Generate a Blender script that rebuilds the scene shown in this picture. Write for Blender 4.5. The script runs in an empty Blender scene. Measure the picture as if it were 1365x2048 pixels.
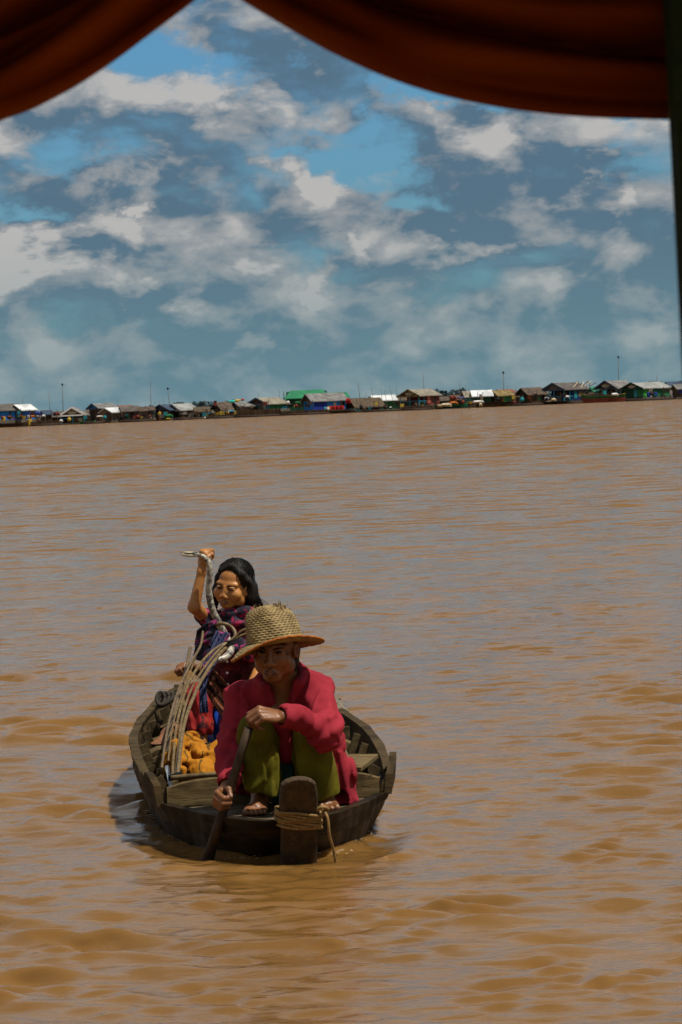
import bpy, bmesh, math, random
import numpy as np
from mathutils import Vector, Matrix

random.seed(7)
RNG = np.random.default_rng(11)
R = math.radians
scene = bpy.context.scene
col = scene.collection

# ------------------------------------------------------------------ camera
F = 7000.0                       # focal length in photograph pixels (1365 x 2048)
CAM_Z = 1.66
PITCH = math.atan(214.5 / F)
ROLL = math.atan(0.0418)
f0 = Vector((0, math.cos(PITCH), -math.sin(PITCH)))
r0 = Vector((1, 0, 0))
u0 = Vector((0, math.sin(PITCH), math.cos(PITCH)))
CR = r0 * math.cos(ROLL) - u0 * math.sin(ROLL)
CU = r0 * math.sin(ROLL) + u0 * math.cos(ROLL)
CAM = Vector((0, 0, CAM_Z))
cam = bpy.data.cameras.new('camera')
cam.sensor_fit = 'VERTICAL'; cam.sensor_height = 36; cam.sensor_width = 24
cam.lens = F / 2048 * 36
cam.clip_start = 0.05; cam.clip_end = 9000
cam.dof.use_dof = True; cam.dof.focus_distance = 13.0; cam.dof.aperture_fstop = 36
camo = bpy.data.objects.new('camera', cam); col.objects.link(camo)
mw = Matrix((CR, CU, -f0)).transposed().to_4x4(); mw.translation = CAM
camo.matrix_world = mw
scene.camera = camo
scene.view_settings.view_transform = 'Standard'
scene.view_settings.look = 'None'
scene.view_settings.gamma = 1
scene.view_settings.use_curve_mapping = False
scene.view_settings.exposure = 0.0
scene.cycles.sample_clamp_direct = 1.1
scene.cycles.max_bounces = 6
scene.cycles.diffuse_bounces = 3
scene.cycles.glossy_bounces = 3
scene.cycles.transparent_max_bounces = 6
scene.cycles.caustics_reflective = False
scene.cycles.caustics_refractive = False

def P(px, py, Y):
    d = f0 + CR * ((px - 682.5) / F) + CU * ((1024 - py) / F)
    return CAM + d * (Y / d.y)
def PZ(px, py, z):
    d = f0 + CR * ((px - 682.5) / F) + CU * ((1024 - py) / F)
    return CAM + d * ((z - CAM_Z) / d.z)

# ------------------------------------------------------------------ sun and sky
SUN_DIR = Vector((0.36, -0.22, 0.905)).normalized()      # towards the sun
sun = bpy.data.lights.new('sun', 'SUN'); sun.energy = 5.0; sun.angle = R(0.53); sun.color = (1, .93, .82)
suno = bpy.data.objects.new('sun', sun); col.objects.link(suno)
suno.rotation_euler = (-SUN_DIR).to_track_quat('-Z', 'Y').to_euler(); suno.location = (20, -10, 40)
world = bpy.data.worlds.new('World'); scene.world = world; world.use_nodes = True
WT = world.node_tree; WT.nodes.clear()

class NT:
    """small helper to write node maths as calls"""
    def __init__(s, t): s.t = t
    def n(s, typ, **kw):
        o = s.t.nodes.new(typ)
        for k, v in kw.items(): setattr(o, k, v)
        return o
    def put(s, sock, v):
        if isinstance(v, bpy.types.NodeSocket): s.t.links.new(v, sock)
        elif v is not None: sock.default_value = v
    def m(s, op, a, b=None, c=None, clamp=False):
        o = s.n('ShaderNodeMath', operation=op, use_clamp=clamp)
        for i, v in enumerate((a, b, c)): s.put(o.inputs[i], v)
        return o.outputs[0]
    def v(s, op, a, b=None, out=0, scale=None):
        o = s.n('ShaderNodeVectorMath', operation=op)
        s.put(o.inputs[0], a); s.put(o.inputs[1], b)
        if scale is not None: s.put(o.inputs['Scale'], scale)
        return o.outputs[out]
    def noise(s, vec, scale, detail=4, rough=.55, dist=0, out=0):
        o = s.n('ShaderNodeTexNoise')
        s.put(o.inputs['Vector'], vec); s.put(o.inputs['Scale'], scale); s.put(o.inputs['Detail'], detail)
        s.put(o.inputs['Roughness'], rough); s.put(o.inputs['Distortion'], dist)
        return o.outputs[out]
    def ramp(s, f, lo, hi, a=0., b=1.):
        o = s.n('ShaderNodeMapRange', interpolation_type='SMOOTHSTEP')
        for i, v in enumerate((f, lo, hi, a, b)): s.put(o.inputs[i], v)
        return o.outputs[0]
    def mix(s, f, a, b, blend='MIX'):
        o = s.n('ShaderNodeMix', data_type='RGBA', blend_type=blend)
        s.put(o.inputs[0], f)
        for i, v in ((6, a), (7, b)):
            if isinstance(v, tuple) and len(v) == 3: v = (*v, 1)
            s.put(o.inputs[i], v)
        return o.outputs[2]

def build_sky():
    N = NT(WT)
    out = N.n('ShaderNodeOutputWorld'); bg = N.n('ShaderNodeBackground')
    bg.inputs[1].default_value = 0.10
    sk = N.n('ShaderNodeTexSky', sky_type='NISHITA')
    sk.sun_disc = False
    sk.sun_elevation = math.asin(SUN_DIR.z); sk.sun_rotation = math.atan2(SUN_DIR.x, SUN_DIR.y)
    sk.air_density = 1.0; sk.dust_density = 1.0; sk.ozone_density = 2.0
    tc = N.n('ShaderNodeTexCoord'); d = N.v('NORMALIZE', tc.outputs['Generated'])
    sp = N.n('ShaderNodeSeparateXYZ'); N.put(sp.inputs[0], d)
    z = sp.outputs[2]
    az = N.m('ARCTAN2', sp.outputs[0], sp.outputs[1])
    cb = N.n('ShaderNodeCombineXYZ'); N.put(cb.inputs[0], az); N.put(cb.inputs[1], z)
    uv = cb.outputs[0]
    # stretched cloud coordinates
    st = N.v('MULTIPLY', d, (1.0, 1.0, 1.75))
    w1 = N.noise(st, 30, 6, .62, out=1)
    wob = N.v('SCALE', N.v('SUBTRACT', w1, (.5, .5, .5)), scale=.060)
    uvw = N.v('ADD', uv, N.v('MULTIPLY', wob, (1.0, .6, 0)))
    big = N.noise(N.v('ADD', N.v('MULTIPLY', st, (1, 1, 1.6)), (3.1, 1.7, .4)), 15, 4, .55)
    fine = N.noise(st, 34, 8, .56, .25)
    fine_up = N.noise(N.v('ADD', st, (.006, 0, .012)), 34, 5, .56, .25)
    med = N.noise(N.v('ADD', st, (5.2, 2.2, 1.1)), 19, 7, .52, .15); med_up = N.noise(N.v('ADD', st, (5.209, 2.2, 1.128)), 19, 4, .52, .15)
    def blobs(lst):
        acc = None
        for px, py, rx, ry, w in lst:
            dd = (P(px, py, 10.) - CAM).normalized()
            a0 = math.atan2(dd.x, dd.y); z0 = dd.z
            q = N.v('MULTIPLY', N.v('SUBTRACT', uvw, (a0, z0, 0)), (F / rx, F / ry, 0))
            g = N.m('SUBTRACT', 1.0, N.v('DOT_PRODUCT', q, q, out=1), clamp=True)
            g = N.m('MULTIPLY', g, w)
            acc = g if acc is None else N.m('ADD', acc, g)
        return acc
    white = blobs([(60, 530, 150, 75, 1.2), (315, 600, 150, 42, .8), (215, 480, 110, 70, .75), (585, 325, 55, 55, .85),
                   (520, 160, 190, 95, .65), (320, 215, 150, 85, .65), (655, 365, 90, 70, .7), (645, 560, 48, 75, .85),
                   (1210, 345, 50, 35, 1.0), (1270, 415, 40, 75, .7), (960, 275, 120, 90, .65), (925, 500, 130, 38, .7),
                   (700, 495, 45, 45, .65), (1150, 375, 70, 60, .6), (560, 685, 200, 28, .45), (40, 270, 140, 70, .6),
                   (1130, 250, 160, 90, .4), (485, 540, 40, 45, .6), (300, 432, 45, 25, .7), (960, 590, 70, 30, .55),
                   (1150, 540, 110, 40, .5), (780, 555, 120, 35, .4), (80, 690, 120, 22, .5), (290, 330, 110, 50, .6),
                   (600, 460, 150, 38, .35), (1310, 660, 90, 60, .5)])
    gap = blobs([(350, 115, 130, 60, 1.0), (725, 285, 170, 60, 1.1), (885, 215, 120, 28, 1.1), (105, 305, 110, 60, .8),
                 (60, 445, 130, 38, .8), (1240, 270, 90, 60, .6), (640, 95, 80, 30, .8), (770, 340, 110, 40, .8), (1290, 248, 80, 22, .9),
                 (850, 185, 100, 25, .7), (870, 410, 90, 30, .6)])
    dark = blobs([(450, 300, 190, 100, .8), (835, 275, 110, 75, .75), (1000, 345, 220, 70, .6), (610, 95, 160, 70, .6),
                  (390, 440, 260, 50, .6), (850, 470, 220, 45, .5), (1110, 420, 230, 50, .5), (150, 600, 260, 50, .45),
                  (130, 390, 150, 55, .6), (700, 160, 150, 80, .5), (430, 60, 140, 50, .3)])
    # clear air: the Nishita sky, deepened, teal towards the horizon
    clear = N.mix(1.0, sk.outputs[0], (.34, .66, .92), 'MULTIPLY')
    hz = N.ramp(z, .045, -.005)
    clear = N.mix(N.m('MULTIPLY', hz, .75), clear, (1.38, 2.85, 3.35))
    # clouds
    cover = N.m('ADD', N.m('MULTIPLY', N.m('SUBTRACT', big, .5), 1.6), N.m('MULTIPLY', N.m('SUBTRACT', fine, .5), 1.9))
    cover = N.m('ADD', cover, N.ramp(z, .10, .22, .20, .42))
    cover = N.m('SUBTRACT', cover, N.m('MULTIPLY', gap, .62))
    cover = N.m('ADD', cover, N.m('MULTIPLY', N.m('ADD', white, dark), .42))
    band = N.noise(N.v('MULTIPLY', uvw, (9, 60, 0)), 1.0, 4, .55)
    low = N.ramp(z, .075, .02)
    cover = N.m('ADD', cover, N.m('MULTIPLY', low, N.m('MULTIPLY_ADD', band, .9, -.12)))
    dens = N.ramp(cover, -.30, .42)
    lit = N.m('ADD', N.m('MULTIPLY', N.m('SUBTRACT', fine, fine_up), 2.8), N.m('MULTIPLY_ADD', N.m('SUBTRACT', med, med_up), 1.5, .30))
    lit = N.m('ADD', lit, N.m('MULTIPLY', N.ramp(white, .16, .95), N.ramp(fine, .34, .62)))
    lit = N.m('SUBTRACT', lit, N.m('MULTIPLY', dark, .36))
    litc = N.m('MAXIMUM', N.m('MINIMUM', lit, 1.0), 0.0)
    shade = N.mix(N.ramp(litc, 0., .5), (.90, 1.55, 2.2), (2.75, 2.95, 3.15))
    cl = N.mix(N.ramp(litc, .40, 1.0), shade, (5.0, 4.8, 4.6))
    cl = N.mix(N.m('MULTIPLY', N.ramp(z, .06, 0.), .66), cl, (1.50, 2.80, 3.25))
    cl = N.mix(N.ramp(z, .11, .26, 0., .8), cl, N.mix(N.ramp(z, .34, .75), (5.3, 4.9, 4.5), (2.5, 2.6, 2.8)))
    colr = N.mix(N.m('MULTIPLY', dens, .93), clear, cl)
    # below the horizon: the water's own brown
    colr = N.mix(N.ramp(z, -.002, -.02), colr, (1.6, 1.2, .8))
    N.put(bg.inputs[0], colr)
    WT.links.new(bg.outputs[0], out.inputs[0])
build_sky()

# ------------------------------------------------------------------ object helpers
def link(o): col.objects.link(o); return o
def tag(o, label=None, cat=None, group=None, kind=None):
    if label: o['label'] = label
    if cat: o['category'] = cat
    if group: o['group'] = group
    if kind: o['kind'] = kind
    return o
def make(name, verts, faces, mat=None, parent=None, smooth=False):
    me = bpy.data.meshes.new(name)
    me.from_pydata([tuple(v) for v in verts], [], [tuple(int(i) for i in f) for f in faces])
    me.update()
    if smooth: me.polygons.foreach_set('use_smooth', np.ones(len(me.polygons), bool))
    if mat is not None: me.materials.append(mat)
    o = bpy.data.objects.new(name, me); link(o)
    if parent is not None: o.parent = parent; o.matrix_parent_inverse = parent.matrix_world.inverted()
    return o
def make_np(name, V, Q, mat=None, parent=None, smooth=True):
    me = bpy.data.meshes.new(name)
    V = np.ascontiguousarray(V, np.float32); Q = np.ascontiguousarray(Q, np.int32)
    me.vertices.add(len(V)); me.vertices.foreach_set('co', V.ravel())
    k = Q.shape[1]
    me.loops.add(len(Q) * k); me.loops.foreach_set('vertex_index', Q.ravel())
    me.polygons.add(len(Q)); me.polygons.foreach_set('loop_start', np.arange(0, len(Q) * k, k, dtype=np.int32))
    me.polygons.foreach_set('use_smooth', np.full(len(Q), smooth))
    me.update(calc_edges=True); me.validate()
    if mat is not None: me.materials.append(mat)
    o = bpy.data.objects.new(name, me); link(o)
    if parent is not None: o.parent = parent; o.matrix_parent_inverse = parent.matrix_world.inverted()
    return o
def empty(name, loc=(0, 0, 0), rz=0):
    o = bpy.data.objects.new(name, None); link(o); o.location = loc; o.rotation_euler.z = rz
    o.matrix_world = Matrix.Translation(Vector(loc)) @ Matrix.Rotation(rz, 4, 'Z')
    o.empty_display_size = .1
    return o
class MB:
    """collects simple solids"""
    def __init__(s): s.v = []; s.f = []
    def add(s, v, f):
        n = len(s.v); s.v += [Vector(x) for x in v]; s.f += [tuple(i + n for i in q) for q in f]; return s
    def box(s, c, size, M=None):
        c = Vector(c); h = Vector(size) / 2
        v = [Vector((sx * h.x, sy * h.y, sz * h.z)) for sz in (-1, 1) for sy in (-1, 1) for sx in (-1, 1)]
        if M is not None: v = [M @ p for p in v]
        return s.add([c + p for p in v], [(0, 2, 3, 1), (4, 5, 7, 6), (0, 1, 5, 4), (2, 6, 7, 3), (0, 4, 6, 2), (1, 3, 7, 5)])
    def bar(s, a, b, w, h, up=(0, 0, 1)):
        a = Vector(a); b = Vector(b); d = (b - a).normalized(); up = Vector(up)
        x = d.cross(up)
        x = x.normalized() if x.length > 1e-4 else d.orthogonal().normalized()
        u = x.cross(d)
        v = [q + x * sx * w / 2 + u * sz * h / 2 for q in (a, b) for sx, sz in ((-1, -1), (1, -1), (1, 1), (-1, 1))]
        return s.add(v, [(0, 1, 2, 3), (7, 6, 5, 4), (0, 4, 5, 1), (1, 5, 6, 2), (2, 6, 7, 3), (3, 7, 4, 0)])
    def hexa(s, v):
        return s.add(v, [(0, 3, 2, 1), (4, 5, 6, 7), (0, 1, 5, 4), (1, 2, 6, 5), (2, 3, 7, 6), (3, 0, 4, 7)])
    def tube(s, pts, rad, n=8, flat=None):
        pts = [Vector(p) for p in pts]
        if not hasattr(rad, '__len__'): rad = [rad] * len(pts)
        v = []; f = []; ref = None
        for i, p in enumerate(pts):
            t = (pts[min(i + 1, len(pts) - 1)] - pts[max(i - 1, 0)]).normalized()
            if ref is None: ref = t.orthogonal().normalized()
            x = (ref - t * ref.dot(t)); x = x.normalized() if x.length > 1e-6 else t.orthogonal().normalized()
            ref = x; y = t.cross(x)
            for k in range(n):
                a = 2 * math.pi * k / n
                v.append(p + (x * math.cos(a) + y * math.sin(a) * (flat or 1)) * rad[i])
        for i in range(len(pts) - 1):
            for k in range(n):
                f.append((i * n + k, i * n + (k + 1) % n, (i + 1) * n + (k + 1) % n, (i + 1) * n + k))
        f.append(tuple(reversed(range(n)))); f.append(tuple(range((len(pts) - 1) * n, len(pts) * n)))
        return s.add(v, f)
    def lathe(s, prof, c, n=16, M=None, caps=True):
        v = []; f = []; c = Vector(c)
        for r_, z_ in prof:
            for k in range(n):
                a = 2 * math.pi * k / n; p = Vector((r_ * math.cos(a), r_ * math.sin(a), z_))
                v.append(c + (M @ p if M is not None else p))
        for i in range(len(prof) - 1):
            for k in range(n):
                f.append((i * n + k, i * n + (k + 1) % n, (i + 1) * n + (k + 1) % n, (i + 1) * n + k))
        if caps:
            f.append(tuple(reversed(range(n)))); f.append(tuple(range((len(prof) - 1) * n, len(prof) * n)))
        return s.add(v, f)
    def build(s, name, mat=None, parent=None, smooth=False, bevel=0, seg=2):
        o = make(name, s.v, s.f, mat, parent, smooth)
        if bevel:
            m = o.modifiers.new('bevel', 'BEVEL'); m.width = bevel; m.segments = seg; m.limit_method = 'ANGLE'; m.angle_limit = R(40)
        return o
def spline(pts, n=8):
    """Catmull-Rom through points"""
    pts = [Vector(p) for p in pts]; out = []
    for i in range(len(pts) - 1):
        p0 = pts[max(i - 1, 0)]; p1 = pts[i]; p2 = pts[i + 1]; p3 = pts[min(i + 2, len(pts) - 1)]
        for k in range(n):
            t = k / n
            out.append(.5 * ((2 * p1) + (p2 - p0) * t + (2 * p0 - 5 * p1 + 4 * p2 - p3) * t * t + (3 * p1 - p0 - 3 * p2 + p3) * t ** 3))
    out.append(pts[-1]); return out

# ------------------------------------------------------------------ materials
MATS = {}
def mat(name, c1, c2=None, scale=20, rough=.7, bump=0., bscale=None, stretch=(1, 1, 1), spec=.4, coords='Object', transl=0., contrast=(.35, .65), bdist=.01, sheen=0.):
    if name in MATS: return MATS[name]
    m = bpy.data.materials.new(name); m.use_nodes = True; N = NT(m.node_tree)
    b = m.node_tree.nodes['Principled BSDF']
    c2 = c2 or tuple(x * .7 for x in c1)
    tc = N.n('ShaderNodeTexCoord'); p = N.v('MULTIPLY', tc.outputs[coords], stretch)
    nz = N.noise(p, scale, 6, .6)
    c = N.mix(N.ramp(nz, *contrast), c1, c2)
    N.put(b.inputs['Base Color'], c)
    N.put(b.inputs['Roughness'], rough); N.put(b.inputs['Specular IOR Level'], spec)
    if bump:
        bn = N.n('ShaderNodeBump'); N.put(bn.inputs['Strength'], bump); N.put(bn.inputs['Distance'], bdist)
        N.put(bn.inputs['Height'], N.noise(p, bscale or scale * 2, 5, .6)); N.put(b.inputs['Normal'], bn.outputs[0])
    if transl:
        tr = N.n('ShaderNodeBsdfTranslucent'); N.put(tr.inputs[0], c)
        ms = N.n('ShaderNodeMixShader'); ms.inputs[0].default_value = transl
        m.node_tree.links.new(b.outputs[0], ms.inputs[1]); m.node_tree.links.new(tr.outputs[0], ms.inputs[2])
        m.node_tree.links.new(ms.outputs[0], m.node_tree.nodes['Material Output'].inputs[0])
    MATS[name] = m; return m

# ------------------------------------------------------------------ signed-distance modelling
class Field:
    def __init__(s, lo, hi, h):
        s.lo = np.array(lo, np.float32); s.h = h
        s.n = np.ceil((np.array(hi) - s.lo) / h).astype(int) + 1
        s.d = np.full(s.n, .5, np.float32)
    def sl(s, lo, hi):
        a = np.clip(np.floor((np.array(lo) - s.lo) / s.h).astype(int), 0, s.n - 1)
        b = np.clip(np.ceil((np.array(hi) - s.lo) / s.h).astype(int) + 1, 1, s.n)
        ax = [s.lo[i] + s.h * np.arange(a[i], b[i], dtype=np.float32) for i in range(3)]
        return tuple(slice(a[i], b[i]) for i in range(3)), np.meshgrid(*ax, indexing='ij', sparse=True)
    def comb(s, S, dd, k, sub):
        A = s.d[S]
        if A.size == 0: return
        if sub:
            h = np.clip(.5 - .5 * (A + dd) / k, 0, 1); s.d[S] = A * (1 - h) - dd * h + k * h * (1 - h)
        else:
            h = np.clip(.5 + .5 * (dd - A) / k, 0, 1); s.d[S] = dd * (1 - h) + A * h - k * h * (1 - h)
    def cap(s, a, b, ra, rb=None, k=.01, sub=False):
        rb = ra if rb is None else rb
        a = np.array(a, np.float32); b = np.array(b, np.float32); m = max(ra, rb) + 2 * k + 2 * s.h
        S, (X, Y, Z) = s.sl(np.minimum(a, b) - m, np.maximum(a, b) + m)
        ba = b - a; L = float(ba @ ba) + 1e-12
        t = np.clip(((X - a[0]) * ba[0] + (Y - a[1]) * ba[1] + (Z - a[2]) * ba[2]) / L, 0, 1)
        dd = np.sqrt((X - a[0] - t * ba[0]) ** 2 + (Y - a[1] - t * ba[1]) ** 2 + (Z - a[2] - t * ba[2]) ** 2) - (ra + (rb - ra) * t)
        s.comb(S, dd, k, sub)
    def chain(s, pts, rad, k=.01, sub=False):
        for i in range(len(pts) - 1): s.cap(pts[i], pts[i + 1], rad[i], rad[i + 1], k, sub)
    def ell(s, c, r, M=None, k=.01, sub=False):
        c = np.array(c, np.float32); r = np.array(r, np.float32); m = float(r.max()) + 2 * k + 2 * s.h
        S, (X, Y, Z) = s.sl(c - m, c + m)
        X = X - c[0]; Y = Y - c[1]; Z = Z - c[2]
        if M is None: u, v, w = X, Y, Z
        else:
            M = np.array(M, np.float32)
            u = X * M[0, 0] + Y * M[1, 0] + Z * M[2, 0]; v = X * M[0, 1] + Y * M[1, 1] + Z * M[2, 1]; w = X * M[0, 2] + Y * M[1, 2] + Z * M[2, 2]
        k0 = np.sqrt((u / r[0]) ** 2 + (v / r[1]) ** 2 + (w / r[2]) ** 2) + 1e-6
        k1 = np.sqrt((u / r[0] ** 2) ** 2 + (v / r[1] ** 2) ** 2 + (w / r[2] ** 2) ** 2) + 1e-6
        s.comb(S, k0 * (k0 - 1) / k1, k, sub)
    def half(s, p, n, k=.004):
        """cut away everything on the side n points to"""
        n = np.array(n, np.float32); n /= np.linalg.norm(n)
        S, (X, Y, Z) = s.sl(s.lo, s.lo + s.n * s.h)
        dd = -((X - p[0]) * n[0] + (Y - p[1]) * n[1] + (Z - p[2]) * n[2])
        s.comb(S, dd, k, True)
    def ripple(s, fn):
        """displace the surface by fn(points) metres"""
        i = np.argwhere(np.abs(s.d) < .035)
        if len(i) == 0: return
        p = s.lo + i * s.h
        s.d[i[:, 0], i[:, 1], i[:, 2]] -= fn(p).astype(np.float32)
    def mesh(s):
        d = s.d; I = d < 0; n = I.shape
        C = np.zeros(tuple(k - 1 for k in n), np.int8)
        for o in np.ndindex(2, 2, 2):
            C += I[o[0]:n[0] - 1 + o[0], o[1]:n[1] - 1 + o[1], o[2]:n[2] - 1 + o[2]]
        act = (C > 0) & (C < 8); ac = np.argwhere(act)
        idx = np.full(C.shape, -1, np.int32); idx[act] = np.arange(len(ac))
        pos = np.zeros((len(ac), 3), np.float32); cnt = np.zeros(len(ac), np.float32)
        for ax in range(3):
            for o in np.ndindex(2, 2):
                a = [0, 0, 0]; others = [i for i in range(3) if i != ax]
                a[others[0]], a[others[1]] = o; b = list(a); b[ax] = 1
                i0 = ac + a; i1 = ac + b
                d0 = d[i0[:, 0], i0[:, 1], i0[:, 2]]; d1 = d[i1[:, 0], i1[:, 1], i1[:, 2]]
                mk = (d0 < 0) != (d1 < 0); t = np.where(mk, d0 / np.where(mk, d0 - d1, 1), 0)
                q = np.tile(np.array(a, np.float32), (len(ac), 1)); q[:, ax] = t
                pos[mk] += q[mk]; cnt[mk] += 1
        V = s.lo + s.h * (ac + pos / np.maximum(cnt, 1)[:, None])
        Q = []
        for ax in range(3):
            o1, o2 = [i for i in range(3) if i != ax]
            A = np.take(I, range(n[ax] - 1), ax); B = np.take(I, range(1, n[ax]), ax)
            e = np.argwhere(A != B)
            e = e[(e[:, o1] > 0) & (e[:, o2] > 0) & (e[:, o1] < n[o1] - 1) & (e[:, o2] < n[o2] - 1)]
            def cell(a, b):
                c = e.copy(); c[:, o1] -= a; c[:, o2] -= b
                return idx[c[:, 0], c[:, 1], c[:, 2]]
            q = np.stack([cell(1, 1), cell(0, 1), cell(0, 0), cell(1, 0)], 1)
            ins = I[e[:, 0], e[:, 1], e[:, 2]]
            flip = ins if ax != 1 else ~ins
            q[~flip] = q[~flip][:, ::-1]
            Q.append(q)
        return V, np.concatenate(Q)
    def build(s, name, m, parent=None):
        V, Q = s.mesh(); return make_np(name, V, Q, m, parent)
def wav(p, fr, seed, n=5):
    """smooth pseudo-noise, about -1..1; fr = cycles per metre as a 3-vector"""
    g = np.random.default_rng(seed); out = 0
    fr = np.array(fr) * 2 * math.pi
    for i in range(n):
        k = fr * g.normal(0, 1, 3) * .8
        out = out + np.sin(p @ k + g.uniform(0, 6.28) + .8 * np.sin(p @ (fr * g.normal(0, .7, 3)) + g.uniform(0, 6.28)))
    return out / n ** .5
def basis(Y, Z):
    Y = Vector(Y).normalized(); Z = Vector(Z); Z = (Z - Y * Z.dot(Y)).normalized(); X = Y.cross(Z)
    return X, Y, Z
# ------------------------------------------------------------------ the sampan's plan, needed by the water too
BO = Vector((-.262, 12.87, 0)); BD = Vector((-.078, 1, 0)).normalized(); BR = Vector((BD.y, -BD.x, 0))
def B(r, t, z): return BO + BR * r + BD * t + Vector((0, 0, z))
RIM = np.array([(-.24, 0), (-.22, .07), (-.14, .145), (.0, .225), (.25, .330), (.45, .405), (.6, .442), (1, .475), (1.6, .495), (2.25, .495), (3, .44), (3.8, .325), (4.2, .225), (4.4, .15)])
WL = np.array([(.0, 0), (.015, .08), (.05, .145), (.13, .205), (.30, .28), (.47, .33), (.65, .365), (1, .405), (1.6, .44), (2.25, .445), (3, .395), (3.6, .29), (4.0, .18), (4.15, .1)])
def dense(tab):
    q = np.array([(p.x, p.y) for p in spline([Vector((t, w, 0)) for t, w in tab], 14)])
    t = np.maximum.accumulate(q[:, 0]) + np.arange(len(q)) * 1e-7
    return np.stack([t, np.maximum(q[:, 1], 0)], 1)
RIM, WL = dense(RIM), dense(WL)
def rimz(t): return .165 + .02 * np.clip((t - .3) / 2, 0, 1) + .07 * np.clip((t - 2) / 2.4, 0, 1) ** 1.6

# ------------------------------------------------------------------ water
def mat_water():
    m = bpy.data.materials.new('muddy_water'); m.use_nodes = True; N = NT(m.node_tree)
    b = m.node_tree.nodes['Principled BSDF']
    tc = N.n('ShaderNodeTexCoord'); p = tc.outputs['Object']
    n1 = N.noise(N.v('MULTIPLY', p, (1, .6, 1)), .9, 4, .6)
    N.put(b.inputs['Base Color'], N.mix(N.ramp(n1, .3, .7), (.148, .073, .017), (.172, .088, .023)))
    b.subsurface_method = 'BURLEY'; N.put(b.inputs['Subsurface Weight'], 1.0); N.put(b.inputs['Subsurface Radius'], (1.0, .7, .4)); N.put(b.inputs['Subsurface Scale'], .035)
    N.put(b.inputs['Roughness'], .07); N.put(b.inputs['IOR'], 1.40); N.put(b.inputs['Specular IOR Level'], .5)
    bn = N.n('ShaderNodeBump'); N.put(bn.inputs['Strength'], .4); N.put(bn.inputs['Distance'], .012)
    h1 = N.noise(N.v('MULTIPLY', p, (8, 17, 1)), 1.0, 5, .62, .3)
    N.put(bn.inputs['Height'], h1)
    bf = N.n('ShaderNodeBump'); N.put(bf.inputs['Strength'], .25); N.put(bf.inputs['Distance'], .10)
    h2 = N.noise(N.v('MULTIPLY', p, (.55, 1.3, 1)), 1.0, 5, .65, .4)
    N.put(bf.inputs['Height'], h2); N.put(bf.inputs['Normal'], bn.outputs[0])
    # wavelets too small for the mesh: steep faces on the lee side of each crest, the rest nearly level
    far = N.n('ShaderNodeSeparateXYZ'); N.put(far.inputs[0], p); fy = far.outputs[1]
    def lens(sx, sy, lo, hi, off, dist=.6):
        q = N.v('ADD', N.v('MULTIPLY', p, (sx, sy, 1)), N.v('MULTIPLY', p, (sy * .0, sx * .22, 0)))
        return N.ramp(N.noise(N.v('ADD', q, off), 1.0, 3, .5, dist), lo, hi)
    A = N.m('MULTIPLY', lens(4.4, 8.0, .55, .63, (3, 1, 0)), N.ramp(fy, 9., 30., .15, .36))
    Bl = N.m('MULTIPLY', lens(1.1, 1.7, .51, .61, (7, 5, 0)), N.ramp(fy, 18., 60., .03, .42))
    Cl = N.m('MULTIPLY', lens(.62, .16, .48, .60, (1, 9, 0)), N.ramp(fy, 40., 160., .0, .62))
    sl = N.m('ADD', N.m('ADD', A, Bl), Cl)
    w1 = N.noise(N.v('MULTIPLY', p, (3.2, 7.5, 1)), 1.0, 3, .6, out=1)
    jit = N.v('MULTIPLY', N.v('SCALE', N.v('SUBTRACT', w1, (.5, .5, .5)), scale=N.ramp(fy, 12., 110., .10, 1.3)), (.8, 1.0, 0))
    cb = N.n('ShaderNodeCombineXYZ'); N.put(cb.inputs[1], sl)
    N.put(b.inputs['Normal'], N.v('NORMALIZE', N.v('SUBTRACT', N.v('SUBTRACT', bf.outputs[0], jit), cb.outputs[0])))
    return m
def waves(X, Y, spacing):
    g = np.random.default_rng(5); H = np.zeros_like(X)
    for lo, hi, n, rms in ((1.4, 3.6, 10, .0024), (.22, .58, 36, .0060), (.11, .24, 36, .0026)):
        band = np.zeros_like(X)
        for _ in range(n):
            lam = math.exp(g.uniform(math.log(lo), math.log(hi))); k = 2 * math.pi / lam
            th = g.normal(R(12), R(26)); ph = g.uniform(0, 6.28)
            w = np.clip((lam - 2.5 * spacing) / (2 * spacing), 0, 1)
            band += w * np.sin(k * (X * math.sin(th) + Y * math.cos(th)) + ph)
        band *= rms / (n / 2) ** .5
        # choppy: narrow crests, patches of calm
        band = band + .35 * (band * np.abs(band)) / max(rms, 1e-6) * .5
        e = np.zeros_like(X)
        for _ in range(7):
            lam = g.uniform(2.5, 6) * hi; th = g.uniform(0, 6.28); e += np.sin(2 * math.pi / lam * (X * math.sin(th) + .8 * Y * math.cos(th)) + g.uniform(0, 6.28))
        band *= (.60 + .75 * np.maximum(0, e / 1.87)) if lo < 1 else 1
        H += band
    return H
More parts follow.
